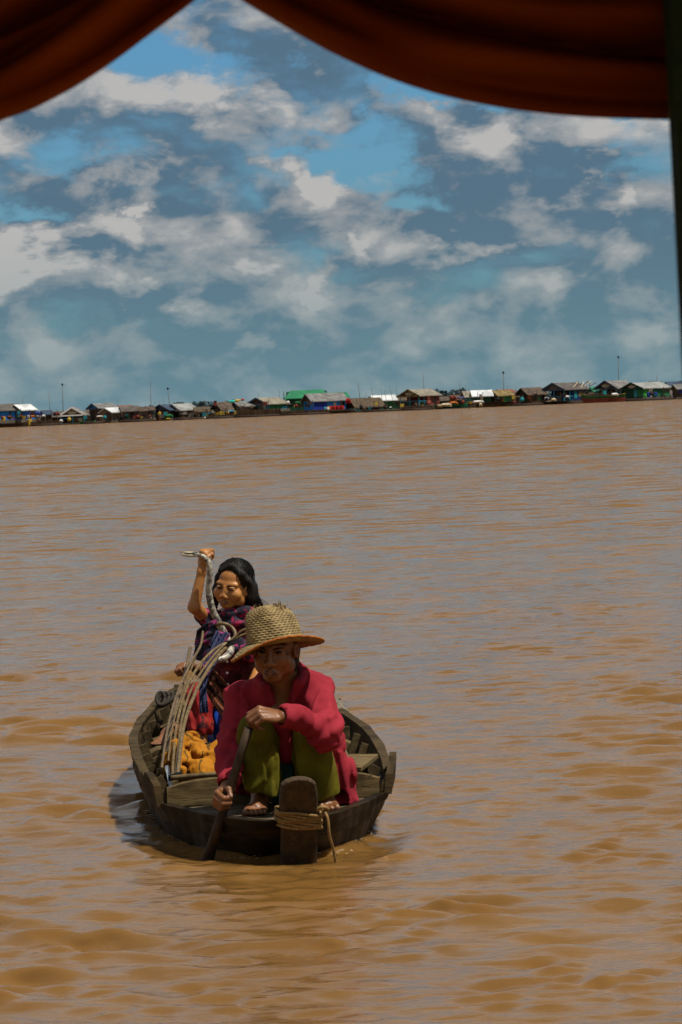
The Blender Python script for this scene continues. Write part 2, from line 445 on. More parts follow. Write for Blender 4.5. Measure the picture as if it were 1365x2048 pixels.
def make_water():
    Yn = 1.0 / np.linspace(1 / 7.5, 1 / 70., 760)
    Yf = 70 * np.exp(np.linspace(0, math.log(8000 / 70), 110))[1:]
    Ys = np.concatenate([[-3000, -300, -30, 0, 4, 6.5], Yn, Yf])
    u = np.linspace(-1, 1, 521)
    U = np.concatenate([[-40, -12, -4, -2, -1.3], u, [1.3, 2, 4, 12, 40]])
    half = np.where(Ys < 7.5, 1.7, .118 * Ys + .8)
    X = U[None, :] * half[:, None]
    X = X * np.where(np.abs(U) > 1.2, np.maximum(1, 300 / half[:, None] / np.abs(U[None, :]) * np.minimum(np.abs(U[None, :]) / 4, 4)), 1)
    Y = np.repeat(Ys[:, None], len(U), 1)
    sp = np.gradient(Ys)[:, None] * np.ones_like(X)
    H = waves(X, Y, sp) * np.exp(-((np.maximum(Y, 0) / 400) ** 2)) * (np.abs(U)[None, :] <= 1.01)
    H[Ys < 6.9] = 0
    # the boat: ripples thrown off the bow and sides, and a dry footprint
    r = (X - BO.x) * BR.x + (Y - BO.y) * BR.y; t = (X - BO.x) * BD.x + (Y - BO.y) * BD.y
    w = np.interp(t, WL[:, 0], WL[:, 1], left=-.5, right=-.5)
    rr = np.abs(r)
    out = np.maximum(rr - w, 0)
    tt = np.clip(t, 0, 4.2); ww = np.interp(tt, WL[:, 0], WL[:, 1])
    dist = np.sqrt(np.maximum(rr - ww, 0) ** 2 + (t - tt) ** 2)
    near = np.exp(-dist / .30)
    H = H * (1 - .50 * np.exp(-dist / .55)) * (1 - .45 * np.exp(-((t + .5) / 1.1) ** 2) * np.exp(-(r / .5) ** 4) * (t < .6)) + .006 * near * np.sin(2 * math.pi * dist / .21 + 1.2 * np.sin(3 * t) + .5) * np.clip(1.6 - t * .35, .3, 1.3)
    H += .022 * np.exp(-(dist / .06) ** 2) * np.clip(1 - np.abs(t - .05) / .5, 0, 1)          # bow wave
    H += .016 * np.exp(-((rr - (.42 + (t + .1) * .32)) / .07) ** 2) * np.clip(1.5 - np.abs(t - .4), 0, 1) * (t > -.2) * (rr > w)
    inside = (rr < w - .035) & (t > .05) & (t < 4.2)
    H[inside] = -.22
    lean = np.exp(-((Y - 10) / 45.) ** 2) * (np.abs(U)[None, :] <= 1.01) * (Y > 7) * np.clip((dist - .02) / .12, 0, 1)
    Yl = Y - .8 * np.clip(H, -.03, .05) * lean
    V = np.stack([X, np.where(inside, Y, Yl), H], -1).reshape(-1, 3)
    nr, nc = X.shape; i = np.arange(nr * nc).reshape(nr, nc)
    Q = np.stack([i[:-1, :-1], i[:-1, 1:], i[1:, 1:], i[1:, :-1]], -1).reshape(-1, 4)
    tag(make_np('water', V, Q, mat_water()), 'brown muddy lake water with small choppy waves', kind='structure')
make_water()

# ------------------------------------------------------------------ far wood on the horizon
def far_wood():
    g = np.random.default_rng(3); D = 1250.
    pts = [(-60, 3.4), (200, 2.4), (330, 3.4), (385, 4.2), (440, 4.0), (560, 3.2), (700, 2.8), (800, 3.2), (870, 3.9), (893, 5.6), (910, 4.4), (950, 4.6), (1000, 3.6), (1100, 3.0), (1300, 3.7), (1340, 4.4), (1420, 3.8)]
    xs = [p[0] for p in pts]; hs = [p[1] for p in pts]
    n = 26000
    px = g.uniform(-60, 1420, n); hh = np.interp(px, xs, hs) * (1 + .12 * np.sin(px * .11) + .08 * np.sin(px * .37 + 1) + .06 * np.sin(px * .9))
    x = (px - 682) / F * D; y = D + g.uniform(0, 40, n); z = hh * g.uniform(0, 1, n) ** .7
    s = g.uniform(.35, .8, n)
    a = g.normal(0, 1, (n, 3)); a /= np.linalg.norm(a, axis=1)[:, None]; b = np.cross(a, g.normal(0, 1, (n, 3))); b /= np.linalg.norm(b, axis=1)[:, None]
    c = np.stack([x, y, z], 1)
    V = np.stack([c - a * s[:, None] - b * s[:, None] * .6, c + a * s[:, None] - b * s[:, None] * .6, c + a * s[:, None] + b * s[:, None] * .6, c - a * s[:, None] + b * s[:, None] * .6], 1).reshape(-1, 3)
    tag(make_np('far_wood', V, np.arange(4 * n).reshape(n, 4), mat('wood_leaf', (.03, .068, .085), (.05, .09, .10), .05), smooth=False),
        'low dark wooded shore far behind the floating houses', kind='stuff')
far_wood()

# ------------------------------------------------------------------ floating village
VD = 680.0
def pm(D): return D / F                                            # metres per photograph pixel at distance D
GREYROOF = mat('roof_tin_grey', (0.189, 0.189, 0.176), (0.098, 0.091, 0.084), .8, .5, stretch=(1, 1, 3))
DARKROOF = mat('roof_tin_dark', (0.098, 0.086, 0.074), (0.052, 0.042, 0.035), .8, .7, stretch=(1, 1, 3))
PALEROOF = mat('roof_tin_pale', (0.295, 0.303, 0.287), (0.182, 0.182, 0.168), .6, .45)
WHITEROOF = mat('roof_tin_white', (.66, .68, .68), (.40, .42, .42), .5, .4)
BEIGEROOF = mat('roof_beige', (0.246, 0.221, 0.164), (0.140, 0.119, 0.084), .8, .6)
BROWNROOF = mat('roof_brown', (0.090, 0.061, 0.039), (0.042, 0.028, 0.020), .9, .8)
YELROOF = mat('roof_straw', (0.213, 0.156, 0.057), (0.112, 0.077, 0.028), 1.2, .9)
THATCH = mat('roof_thatch', (0.098, 0.070, 0.039), (0.045, 0.032, 0.020), 2.2, .95, .5, 4)
GREENROOF = mat('roof_green', (.010, .18, .07), (.008, .13, .055), .6, .5)
NAVYROOF = mat('roof_navy', (.03, .055, .10), (.02, .03, .05), .8, .6)
RUSTROOF = mat('roof_rust', (.22, .07, .035), (.13, .05, .03), .9, .8)
def paint(name, c, v=.55): return mat('paint_' + name, tuple(x * .85 for x in c), tuple(x * v for x in c), 1.3, .7, stretch=(1, 1, .4), spec=.2)
BLUE = paint('bright_blue', (.015, .24, .72), .75); TARP = paint('tarp_blue', (.02, .05, .38)); TEAL = paint('teal', (.02, .26, .30))
LBLUE = paint('light_blue', (.06, .36, .55)); GREEN = paint('green', (.02, .19, .065)); LGREEN = paint('leaf_green', (.05, .35, .05)); DGREEN = paint('deep_green', (.01, .06, .035))
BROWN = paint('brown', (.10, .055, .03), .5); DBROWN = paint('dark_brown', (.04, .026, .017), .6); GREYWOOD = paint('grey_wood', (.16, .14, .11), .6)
BEIGE = paint('beige', (.42, .33, .19)); WHITE = paint('white', (.80, .80, .78), .9); REDW = paint('brick_red', (.20, .045, .03)); ORANGE = paint('orange', (.60, .16, .02))
RED = paint('red', (.45, .02, .02)); PINK = paint('salmon', (.70, .20, .14)); YEL = paint('yellow', (.60, .42, .06)); CREAM = paint('cream', (.72, .62, .42)); PURPLE = paint('purple', (.12, .10, .30)); DBLUE = paint('dark_blue', (.012, .03, .12)); BLACK = paint('black', (.012, .012, .014)); SILT = paint('raft_brown', (.085, .05, .022), .4)

def house(label, x0, xg, x1, wy, eave, ridge, roof, wall, D=VD, flt=3, raft=SILT, gable=None, psi=38, porch=0, posts=None, trim=None, fan=None, bits=(), side=(), front=(), raftx=(0, 0), thick=.16, hip=0, cat='floating house', name='floating_house', over=.45):
    """x0 gable left, xg near corner, x1 right end; heights in photograph pixels above the waterline"""
    s = pm(D); ps = R(psi)
    g = max((xg - x0) * s, .05); w = max((x1 - xg) * s, .05)
    if xg - x0 < 2: ps = R(88); a = max(w * .55, 5.2); b = w / math.sin(ps)
    elif x1 - xg < 2: ps = R(3); a = g / math.cos(ps); b = a * 1.1
    else:
        a = g / math.cos(ps)
        if a < 4.6: a = 4.6; ps = math.acos(min(.985, g / a))
        b = w / math.sin(ps)
    # near corner on the water
    c = P(xg, wy, D); c.z = 0
    if xg - x0 < 2: c = P(x0, wy, D); c.z = 0
    root = empty(name, c)
    tag(root, label, cat, 'houses of the floating village')
    ga = Vector((-math.cos(ps), math.sin(ps), 0)); la = Vector((math.sin(ps), math.cos(ps), 0)); up = Vector((0, 0, 1))
    def L(u, v, z): return c + ga * u + la * v + up * z            # u along the gable, v along the length
    fh = flt * s; eh = eave * s; rh = ridge * s
    po = porch * b
    # raft of logs
    e0, e1 = raftx[0] * s, raftx[1] * s
    mb = MB(); mb.hexa([L(a + .5 + e0, -.9, -.5), L(-.8, -.9, -.5), L(-.8, b + .5 + e1, -.5), L(a + .5 + e0, b + .5 + e1, -.5), L(a + .5 + e0, -.9, fh * .55), L(-.8, -.9, fh * .55), L(-.8, b + .5 + e1, fh * .55), L(a + .5 + e0, b + .5 + e1, fh * .55)])
    mb.build('raft', raft, root)
    mb = MB(); mb.hexa([L(a + .2, -.6, fh * .56), L(-.55, -.6, fh * .56), L(-.55, b + .3, fh * .56), L(a + .2, b + .3, fh * .56), L(a + .2, -.6, fh), L(-.55, -.6, fh), L(-.55, b + .3, fh), L(a + .2, b + .3, fh)])
    mb.build('deck', GREYWOOD, root)
    # body with its gable walls
    z0 = fh
    mb = MB(); v = [L(0, po, z0), L(a, po, z0), L(a, b, z0), L(0, b, z0), L(0, po, eh), L(a, po, eh), L(a, b, eh), L(0, b, eh), L(a / 2, po, rh - .06), L(a / 2, b, rh - .06)]
    mb.add(v, [(0, 3, 2, 1), (0, 1, 5, 8, 4), (2, 3, 7, 9, 6), (1, 2, 6, 5), (3, 0, 4, 7), (4, 8, 9, 7), (5, 6, 9, 8)])
    mb.build('wall', wall, root)
    # roof slabs
    for k, (u_e, u_r) in enumerate(((-over, a / 2), (a + over, a / 2))):
        sl = (rh - eh) / (a / 2); ze = eh - over * sl
        hp = hip * b
        mb = MB(); mb.hexa([L(u_e, -over, ze), L(u_e, b + over, ze), L(u_r, b + over - hp, rh), L(u_r, -over + hp, rh),
                            L(u_e, -over, ze + thick), L(u_e, b + over, ze + thick), L(u_r, b + over - hp, rh + thick), L(u_r, -over + hp, rh + thick)])
        mb.build('roof', roof, root)
    if hip:
        for vv, d_ in ((-over, 1), (b + over, -1)):
            mb = MB(); ze = eh - over * (rh - eh) / (a / 2)
            mb.add([L(-over, vv, ze + thick), L(a + over, vv, ze + thick), L(a / 2, vv + d_ * hip * b, rh + thick), L(-over, vv, ze), L(a + over, vv, ze), L(a / 2, vv + d_ * hip * b, rh)],
                   [(0, 1, 2), (5, 4, 3), (0, 3, 4, 1), (1, 4, 5, 2), (2, 5, 3, 0)]); mb.build('hip_roof', roof, root)
    # gable panel standing at the front edge of the roof
    if gable is not None:
        mb = MB(); y0 = -.1
        mb.add([L(-.1, y0, eh), L(a + .1, y0, eh), L(a / 2, y0, rh - .08), L(-.1, y0 + .08, eh), L(a + .1, y0 + .08, eh), L(a / 2, y0 + .08, rh - .08)], [(0, 1, 2), (5, 4, 3), (0, 3, 4, 1), (1, 4, 5, 2), (2, 5, 3, 0)])
        gp = mb.build('gable_panel', gable, root)
    if fan is not None:
        for k in range(1, 8):
            an = math.pi * k / 8; le = (rh - eh) * .82
            p0 = L(a / 2, -.16, eh + .08); q = L(a / 2 + math.cos(an) * min(a * .42, le * 2.2) * (.55 + .0 * k), -.16, eh + .08 + math.sin(an) * le)
            hmax = rh - .2 - abs(math.cos(an)) * min(a * .42, le * 2.2) * .55 * (rh - eh) / (a / 2)
            q.z = min(q.z, max(hmax, eh + .2)); MB().bar(p0, q, .16, .06, la).build('gable_ray', fan, root)
    if trim is not None:
        for u_ in (-over, a + over):
            MB().bar(L(u_, -over - .06, eh - over * (rh - eh) / (a / 2) + .05), L(a / 2, -over - .06, rh + .1), .08, .30, up).build('barge_board', trim, root)
        MB().bar(L(-over, -over - .06, eh - .1), L(a + over, -over - .06, eh - .1), .08, .26, up).build('tie_beam', trim, root)
    if posts is not None:
        n = max(3, int(a / 1.6))
        for k in range(n):
            u_ = .08 + (a - .16) * k / (n - 1); MB().box(L(u_, .0, (fh + eh) / 2), (.17, .17, eh - fh)).build('post', posts, root)
        m_ = max(1, int(po / 1.6))
        for k in range(1, m_ + 1): MB().box(L(.05, po * k / (m_ + .4), (fh + eh) / 2), (.15, .15, eh - fh)).build('post', posts, root)
        MB().bar(L(0, -.02, fh + .85), L(a, -.02, fh + .85), .07, .10).build('rail', posts, root)
        MB().bar(L(-.02, 0, fh + .85), L(-.02, po, fh + .85), .07, .10).build('rail', posts, root)
    # panels, doors and windows: (part name, from, to, low, high, colour) as shares of the wall
    def panels(lst, P0, du, dn, W):
        for nm, ua, ub, za, zb, cm in lst:
            H_ = eh - fh; p = [P0 + du * (W * q) + up * (fh + H_ * z_) + dn * o_ for o_ in (.004, .07) for q, z_ in ((ua, za), (ub, za), (ub, zb), (ua, zb))]
            MB().hexa(p).build(nm, cm, root)
    panels(side, L(0, po, 0), la, -ga, b - po)
    panels(front, L(a, po, 0), -ga, -la, a)
    return root, L, (a, b, fh, eh, rh)

H = house
# behind-row houses first
H('grey tin roofed long house behind the blue and white houses at the left', 76, 78, 133, 838, 18, 26, DARKROOF, BROWN, D=705, side=(('window', .2, .35, .3, .8, BLACK),))
H('long house with the big green hipped roof', 573, 576, 657, 826, 34, 47, GREENROOF, DGREEN, D=715, hip=.16, trim=GREENROOF)
H('small green roofed house with a dark raised ridge beside the long green hall', 661, 664, 697, 823, 32, 40, GREENROOF, DGREEN, D=712, hip=.15, side=(('dark_panel', .1, .5, .2, .9, BLACK),))
H('dark teal roofed hut behind the thatched lean-to', 697, 699, 728, 822, 22, 27, NAVYROOF, TEAL, D=710)
H('grey thatched hut behind the house with the fan gable and blue posts', 783, 796, 822, 818, 20, 28, THATCH, DBROWN, D=705)
H('hut with faded reddish roof behind the straw-roofed green house', 988, 1012, 1036, 810, 24, 32, RUSTROOF, GREYWOOD, D=700)
H('white walled block behind the blue tarp at the far right', 1338, 1342, 1372, 797, 24, 33, NAVYROOF, WHITE, D=720, side=(('wall_joint', .3, .33, 0, .95, GREYWOOD),))
H('low hut with rust red roof behind the row of brown shacks', 226, 228, 262, 842, 25, 32, RUSTROOF, BROWN, D=705)
for a_ in (('dark brown shed behind the small navy roofed hut', 84, 86, 122, 842, 16, 23, DARKROOF, DBROWN), ('weathered shed behind the blue painted gable hut', 160, 168, 182, 842, 18, 25, BROWNROOF, GREYWOOD),
           ('dark shed between the yellow-panelled thatched hut and the red-chimneyed hut', 412, 418, 430, 834, 15, 21, BROWNROOF, DBROWN), ('brown shed behind the greenish shack', 452, 456, 476, 832, 20, 27, DARKROOF, BROWN),
           ('dark shed behind the crooked props of the lean-to', 722, 728, 748, 820, 16, 24, BROWNROOF, DBROWN), ('dark green shed behind the rust patched house', 872, 880, 904, 816, 16, 23, BROWNROOF, DGREEN),
           ('brown shed behind the purple awning', 902, 908, 932, 816, 17, 25, BROWNROOF, DBROWN), ('dark shed right of the straw-roofed house', 1022, 1028, 1042, 809, 18, 26, BROWNROOF, GREYWOOD),
           ('grey board hut between the brown curtain house and the pale blue posts', 1068, 1074, 1094, 807, 22, 32, DARKROOF, GREYWOOD), ('dark shed left of the long beige roofed house', 484, 488, 500, 831, 21, 28, BROWNROOF, DBROWN)):
    H(*a_, D=698, side=(('doorway', .3, .65, 0, .85, BLACK),))
# front row, left to right
H('blue plank house with grey tin roof at the left edge', -20, -6, 40, 853, 34, 45, DARKROOF, BLUE, flt=14, side=(('plank_panel', .55, .62, 0, .9, DBLUE), ('plank_panel', .8, .86, 0, .9, DBLUE)))
H('blue hut with white tin roof and dark open gable', 18, 46, 70, 852, 33, 43, WHITEROOF, BLUE, flt=14, gable=DBROWN, porch=.3, front=(('plank_panel', .3, .36, 0, .9, TEAL), ('plank_panel', .62, .68, 0, .9, DBLUE)), side=(('doorway', .2, .6, 0, .8, BROWN),))
H('small dark hut with navy roof between the blue hut and the white-trimmed house', 80, 92, 104, 849, 22, 29, NAVYROOF, DBROWN, flt=4)
H('open pavilion with white trimmed fan gable and blue posts', 122, 170, 174, 846, 19, 33, GREYROOF, DBROWN, psi=10, gable=BROWN, porch=.5, posts=LBLUE, trim=WHITE, fan=CREAM, flt=3, front=(('door', .35, .6, 0, .9, GREEN), ('screen', .7, .95, 0, .7, GREYWOOD)))
H('hut with blue painted gable and grey roof', 177, 200, 232, 842, 30, 38, GREYROOF, BROWN, D=690, gable=BLUE, trim=NAVYROOF, front=(('doorway', .2, .5, 0, .8, BLACK),))
H('grey shed with half white tin roof and dark open front', 200, 226, 250, 842, 21, 29, WHITEROOF, GREYWOOD, gable=GREYWOOD, porch=.35, posts=GREYWOOD, flt=4, side=(('dark_panel', .7, .85, 0, .9, BLACK),))
H('low brown shack with wavy roof beside the half white shed', 238, 248, 278, 841, 22, 31, DARKROOF, BROWN, flt=4, side=(('window', .1, .3, .2, .75, TEAL), ('doorway', .45, .75, 0, .9, BLACK)))
H('low brown shack with patched sides left of the navy roofed house', 274, 280, 308, 840, 21, 28, BROWNROOF, GREYWOOD, flt=4, side=(('shutter', .15, .5, .3, .6, BLACK), ('doorway', .6, .8, 0, .9, BLACK)))
H('house with navy blue roof and purple washing under its eave', 304, 340, 356, 840, 21, 31, NAVYROOF, DBROWN, gable=NAVYROOF, porch=.4, posts=BROWN, flt=4, front=(('washing', .5, .85, .25, .75, PURPLE),))
H('pale roofed brown house with the orange door', 334, 362, 392, 838, 20, 31, PALEROOF, BROWN, gable=BROWN, trim=PALEROOF, flt=4, front=(('doorway', .4, .85, 0, .7, BLACK), ('awning', .0, .95, .9, 1.05, RUSTROOF)), side=(('door', .75, .95, 0, .85, ORANGE), ('window', .15, .4, .4, .75, WHITE)))
H('round-backed thatched hut with a yellow side panel', 388, 394, 418, 837, 15, 23, THATCH, BROWN, flt=4, side=(('doorway', .1, .45, 0, .85, BLACK), ('side_panel', .72, .98, 0, .9, YEL)))
H('dark thatch-brown hut with a small red chimney', 424, 446, 468, 836, 17, 31, BROWNROOF, DBROWN, porch=.3, flt=4, gable=DBROWN, side=(('blue_sheet', .3, .9, .5, .75, TARP),))
H('greenish shack under a grey roof with the bright canoe on top', 462, 482, 506, 834, 22, 30, GREYROOF, GREYWOOD, flt=4, front=(('green_panel', .1, .8, .3, .9, YELROOF),))
H('house with beige roof, panelled gable end and green side wall', 496, 536, 574, 832, 25, 36, BEIGEROOF, GREEN, flt=14, gable=BROWN, porch=.12, posts=LBLUE, trim=NAVYROOF, raftx=(3, 3), front=(('panel', .05, .27, 0, .9, GREEN), ('panel', .3, .42, 0, .9, REDW), ('panel', .45, .62, 0, .9, TEAL), ('panel', .66, .8, 0, .95, WHITE)), side=(('low_panel', .7, 1, 0, .4, LBLUE), ('plank_panel', .3, .34, 0, 1, DGREEN)))
H('long blue house with tarpaulin wall and grey roof', 606, 626, 694, 826, 27, 40, GREYROOF, BLUE, flt=8, gable=DBROWN, raftx=(50, 2), porch=.04, psi=32, side=(('tarpaulin', .0, .40, .0, .98, TARP), ('notice', .60, .69, .25, .72, CREAM), ('door', .80, .87, 0, .95, GREYWOOD), ('doorway', .88, .93, 0, .95, BLACK)))
H('thatched lean-to on crooked props beside the red barrels', 700, 716, 762, 825, 14, 27, THATCH, DBROWN, flt=3, porch=.5, posts=GREYWOOD, over=.9)
H('green hut with white tin roof behind the stand of thin poles', 742, 752, 793, 822, 22, 31, WHITEROOF, GREEN, D=692, side=(('plank_panel', .4, .45, 0, 1, DGREEN),))
H('house with fan gable, blue posts and rust patched beige roof', 802, 840, 882, 822, 29, 40, BEIGEROOF, REDW, flt=9, gable=BROWN, porch=.35, posts=LBLUE, trim=YELROOF, fan=CREAM, front=(('red_cloth', .0, .18, .5, .9, RED), ('rail_panel', .0, .22, 0, .35, GREEN), ('rail_panel', .6, .98, 0, .35, GREEN)), side=(('salmon_cloth', .1, .28, .2, .85, PINK), ('doorway', .6, .75, 0, .9, BLACK)))
H('teal hut with part white roof left of the white roofed green house', 927, 934, 962, 814, 22, 32, BEIGEROOF, TEAL, D=690, side=(('blue_panel', .5, .9, .1, .9, DBLUE),))
H('dark green house with bright white tin roof', 946, 949, 984, 812, 23, 33, WHITEROOF, DGREEN, flt=8, side=(('wall_plaque', .38, .50, .35, .85, CREAM),))
H('straw-roofed house with beige gable and green doors', 981, 999, 1026, 812, 22, 31, YELROOF, GREEN, flt=8, gable=BEIGE, raftx=(20, 2), front=(('curtain', .05, .95, 0, 1, BEIGE),), side=(('doorway', .02, .2, 0, .95, BLACK), ('door', .3, .55, .1, .9, LGREEN), ('door', .6, .9, .1, .9, GREEN)))
H('brown house with dark roof, white sheet and orange curtain', 1037, 1058, 1092, 809, 22, 34, BROWNROOF, BROWN, flt=4, porch=.2, gable=DBROWN, front=(('white_sheet', .15, .32, .4, .95, WHITE), ('orange_curtain', .7, .95, .1, .85, ORANGE)), side=(('window', .4, .65, .3, .7, GREEN), ('doorway', .75, .95, 0, .9, BLACK)))
H('house with pale blue posts and dark blue front under a grey-brown roof', 1090, 1130, 1180, 808, 29, 41, DARKROOF, DBLUE, flt=6, gable=GREYWOOD, porch=.35, posts=LBLUE, trim=NAVYROOF, raftx=(4, 0), front=(('teal_rail', 0, .98, 0, .2, TEAL), ('window', .2, .45, .3, .85, GREYWOOD)), side=(('striped_goods', .1, .3, .2, .85, TEAL), ('shelf', .4, .9, .3, .8, GREYWOOD)))
H('small teal shop with a cream awning behind the red and green longboat', 1182, 1192, 1212, 804, 21, 30, GREENROOF, TEAL, D=688, front=(('awning', 0, 1, .75, 1.0, CREAM),), side=(('awning', -.1, 1.1, .72, 1.0, CREAM), ('yellow_board', .0, .3, .1, .6, YEL)))
H('house with blue-grey fan gable and long grey roof at the right', 1196, 1234, 1276, 801, 28, 41, GREYROOF, DBLUE, D=684, flt=5, gable=DBROWN, porch=.3, posts=LBLUE, fan=CREAM, trim=NAVYROOF, front=(('curtain', .72, .86, 0, .9, LBLUE), ('window', .4, .6, .2, .9, GREYWOOD)))
H('green walled house with pale roof, white door and fan gable at the right', 1248, 1286, 1348, 798, 25, 35, PALEROOF, GREEN, flt=6, gable=DBROWN, fan=CREAM, trim=DGREEN, psi=34, front=(('dark_front', .0, .55, 0, .98, DGREEN), ('blue_curtain', .60, .72, .1, .98, LBLUE)), side=(('bright_panel', .03, .2, 0, .9, LGREEN), ('door', .23, .36, 0, .95, WHITE), ('fence_rail', .1, 1, .0, .06, DBROWN)))
H('hut with grey roof and blue tarp at the right edge', 1350, 1358, 1385, 795, 20, 28, GREYROOF, BROWN, flt=4, side=(('tarpaulin', 0, 1, .5, .85, TARP),))

# ---- poles and lamp posts
def pole(px, ytop, ybase, dx, label, D=690, r=.05, head=None, m=None):
    a = P(px + dx, ybase, D); b = P(px, ytop, D); a.z = min(a.z, .0)
    root = empty('lamp_post' if head else 'thin_pole', a); tag(root, label, 'lamp post' if head else 'pole', 'posts and poles rising above the village')
    MB().tube([a, a.lerp(b, .5), b], [r, r * .9, r * .7], 6).build('shaft', m or GREYWOOD, root, True)
    if head:
        mb = MB(); mb.lathe([(.08, -.22), (.19, -.12), (.20, .06), (.12, .18), (.03, .22)], b, 8); mb.build('lamp_head', BLACK, root)
        MB().bar(b + Vector((0, 0, -.1)), b + Vector((.6, 0, -.14)), .05, .05).build('arm', GREYWOOD, root)
for px, yt, dx, lb in ((125, 769, 2, 'tall post with dark lamp head over the open pavilion'), (336, 777, 6, 'leaning post with dark lamp head over the pale roofed house'),
                       (1007, 745, 2, 'post with dark lamp head above the straw-roofed house'), (1237, 714, 1, 'tallest post with dark lamp head above the blue-grey fan gable')):
    pole(px, yt, 835 - px * .028, dx, lb, head=True, r=.075, D=690)
for px, yt, dx, lb in ((46, 791, 0, 'short antenna pole over the white roof of the blue hut'), (98, 785, 4, 'slim pole over the grey long house at the left'), (236, 797, 0, 'thin stick left of the half white shed roof'),
                       (301, 761, 2, 'tallest bare whip pole above the brown shacks'), (309, 802, 5, 'bent stick at the left of the navy roof'), (319, 802, 6, 'slanting stick over the navy roof'), (327, 799, 6, 'rightmost slanting stick over the navy roof'),
                       (409, 799, 5, 'thin stick behind the round-backed thatched hut'), (559, 779, 0, 'pole behind the beige roofed house'), (518, 786, -4, 'slanting stick over the apex of the beige roofed house'),
                       (717, 766, 6, 'leaning pole over the thatched lean-to'), (733, 784, -3, 'thin stick behind the thatched lean-to roof'), (743, 775, 7, 'dark pole leaning over the thatched lean-to'), (762, 778, 5, 'first stick in the stand by the white roofed green hut'),
                       (769, 779, 8, 'second stick in the stand by the white roofed green hut'), (779, 771, 12, 'most slanted stick in the stand by the white roofed green hut'), (793, 773, 6, 'last stick of the stand, beside the grey thatched hut'),
                       (846, 745, 5, 'tall dark mast over the rust patched beige roof'), (920, 762, 0, 'thin whip pole left of the teal hut'), (932, 770, 0, 'dark pole above the teal hut'), (1015, 771, 0, 'short stick right of the straw roof'), (1033, 773, 0, 'short stick at the left of the dark roofed brown house'), (1314, 750, 3, 'slim slanting pole above the pale roof at the right')):
    pole(px, yt, 838 - px * .028, dx, lb, r=.05 if yt > 770 else .06)

# ---- log rafts lying along the front of the village
def log_raft(x0, x1, wy, h, label, D=667):
    a = P(x0, wy, D); b = P(x1, wy, D); a.z = b.z = 0; s = pm(D)
    root = empty('log_raft', a.lerp(b, .5)); tag(root, label, 'raft', 'log rafts along the front of the village')
    g = random.Random(x0)
    for k in range(3): MB().tube([a + Vector((g.uniform(-.6, .2), k * .55, .12)), b + Vector((g.uniform(-.2, .6), k * .55, .12))], .30, 7).build('log', DBROWN, root, True)
    MB().hexa([a + Vector((0, .1, .44)), b + Vector((0, .1, .44)), b + Vector((0, 1.6, .44)), a + Vector((0, 1.6, .44)), a + Vector((0, .1, h * s)), b + Vector((0, .1, h * s)), b + Vector((0, 1.6, h * s)), a + Vector((0, 1.6, h * s))]).build('fish_cage', SILT, root)
    n = max(2, int((x1 - x0) / 7))
    for k in range(n + 1):
        p = a.lerp(b, k / n); MB().box(p + Vector((0, .02, h * s * .55)), (.12, .10, h * s * (1.0 + .3 * g.random()))).build('stake', BROWN, root)
for x0, x1, wy, h, lb in ((62, 118, 849, 9, 'dark cage raft between the tall yellow barrel and the pavilion'), (174, 206, 846, 5, 'low raft right of the green boat by the pavilion'), (244, 306, 842, 5, 'low raft before the brown shacks'), (352, 384, 839, 5, 'low raft under the orange door'),
                          (416, 474, 836, 7, 'dark raft before the red-chimneyed hut'), (474, 562, 833, 14, 'tall fenced cage raft before the beige roofed house'), (562, 655, 828, 9, 'fenced cage raft before the tarpaulin wall'), (728, 802, 824, 5, 'low raft at the foot of the pole stand'), (806, 866, 822, 8, 'dark raft under the blue posts of the rust patched house'),
                          (1028, 1086, 810, 5, 'low raft before the orange curtain'), (1142, 1166, 807, 6, 'short raft left of the red and green longboat'), (1254, 1348, 798, 4, 'low raft under the green walled house')):
    log_raft(x0, x1, wy, h, lb)
# ---- boats of the village
def longboat(label, x0, x1, wy, h, hull, top, D=670, bow=-1, strip=None):
    s = pm(D); a = P(x0, wy, D); b = P(x1, wy, D); a.z = b.z = 0
    root = empty('village_boat', a.lerp(b, .5)); tag(root, label, 'boat', 'boats moored at the floating village')
    n = 14; L_ = (b - a); H_ = h * s
    def sec(i):
        q = i / n; e = q if bow < 0 else 1 - q
        lift = .45 * max(0, 1 - e * 4) ** 2 + .18 * max(0, e * 4 - 3) ** 2
        w = .85 * (1 - max(0, 1 - e * 3.2) ** 2) * (1 - .35 * max(0, e * 3 - 2) ** 2) + .05
        return a + L_ * q, w, H_ * (1 + lift) * .9
    def strake(z0, z1, ex, name, m, cap):
        v = []; f = []
        for i in range(n + 1):
            p, w, hh = sec(i)
            v += [p + Vector((0, -w * .8 * ex, hh * z0 - .15 * (z0 == 0))), p + Vector((0, -w * ex, hh * z1)), p + Vector((0, w * ex, hh * z1)), p + Vector((0, w * .8 * ex, hh * z0 - .15 * (z0 == 0)))]
        for i in range(n):
            for k in range(4 if cap else 3):
                f.append((i * 4 + k, i * 4 + (k + 1) % 4, i * 4 + 4 + (k + 1) % 4, i * 4 + 4 + k))
        f += [(0, 1, 2, 3), (n * 4 + 3, n * 4 + 2, n * 4 + 1, n * 4)]
        make(name, v, f, m, root)
    strake(0, .62, 1, 'hull', hull, True); strake(.63, .93, 1.06, 'side_strake', top, True)
    if strip: strake(.94, 1.05, 1.10, 'gunwale', strip, True)
    return root
longboat('red and green longboat with a yellow line moored at the right', 1163, 1252, 805, 15, REDW, GREEN, bow=-1, strip=YEL)
longboat('green longboat with a pile of cream tarpaulins', 868, 936, 819, 9, DGREEN, GREEN, bow=1)
longboat('long brown barge under the white roofed green house', 952, 1026, 813, 10, SILT, BROWN, D=672, bow=-1, strip=BROWN)
longboat('dark low boat in front of the house with pale blue posts', 1082, 1142, 810, 7, BLACK, DBROWN, D=672, bow=-1)
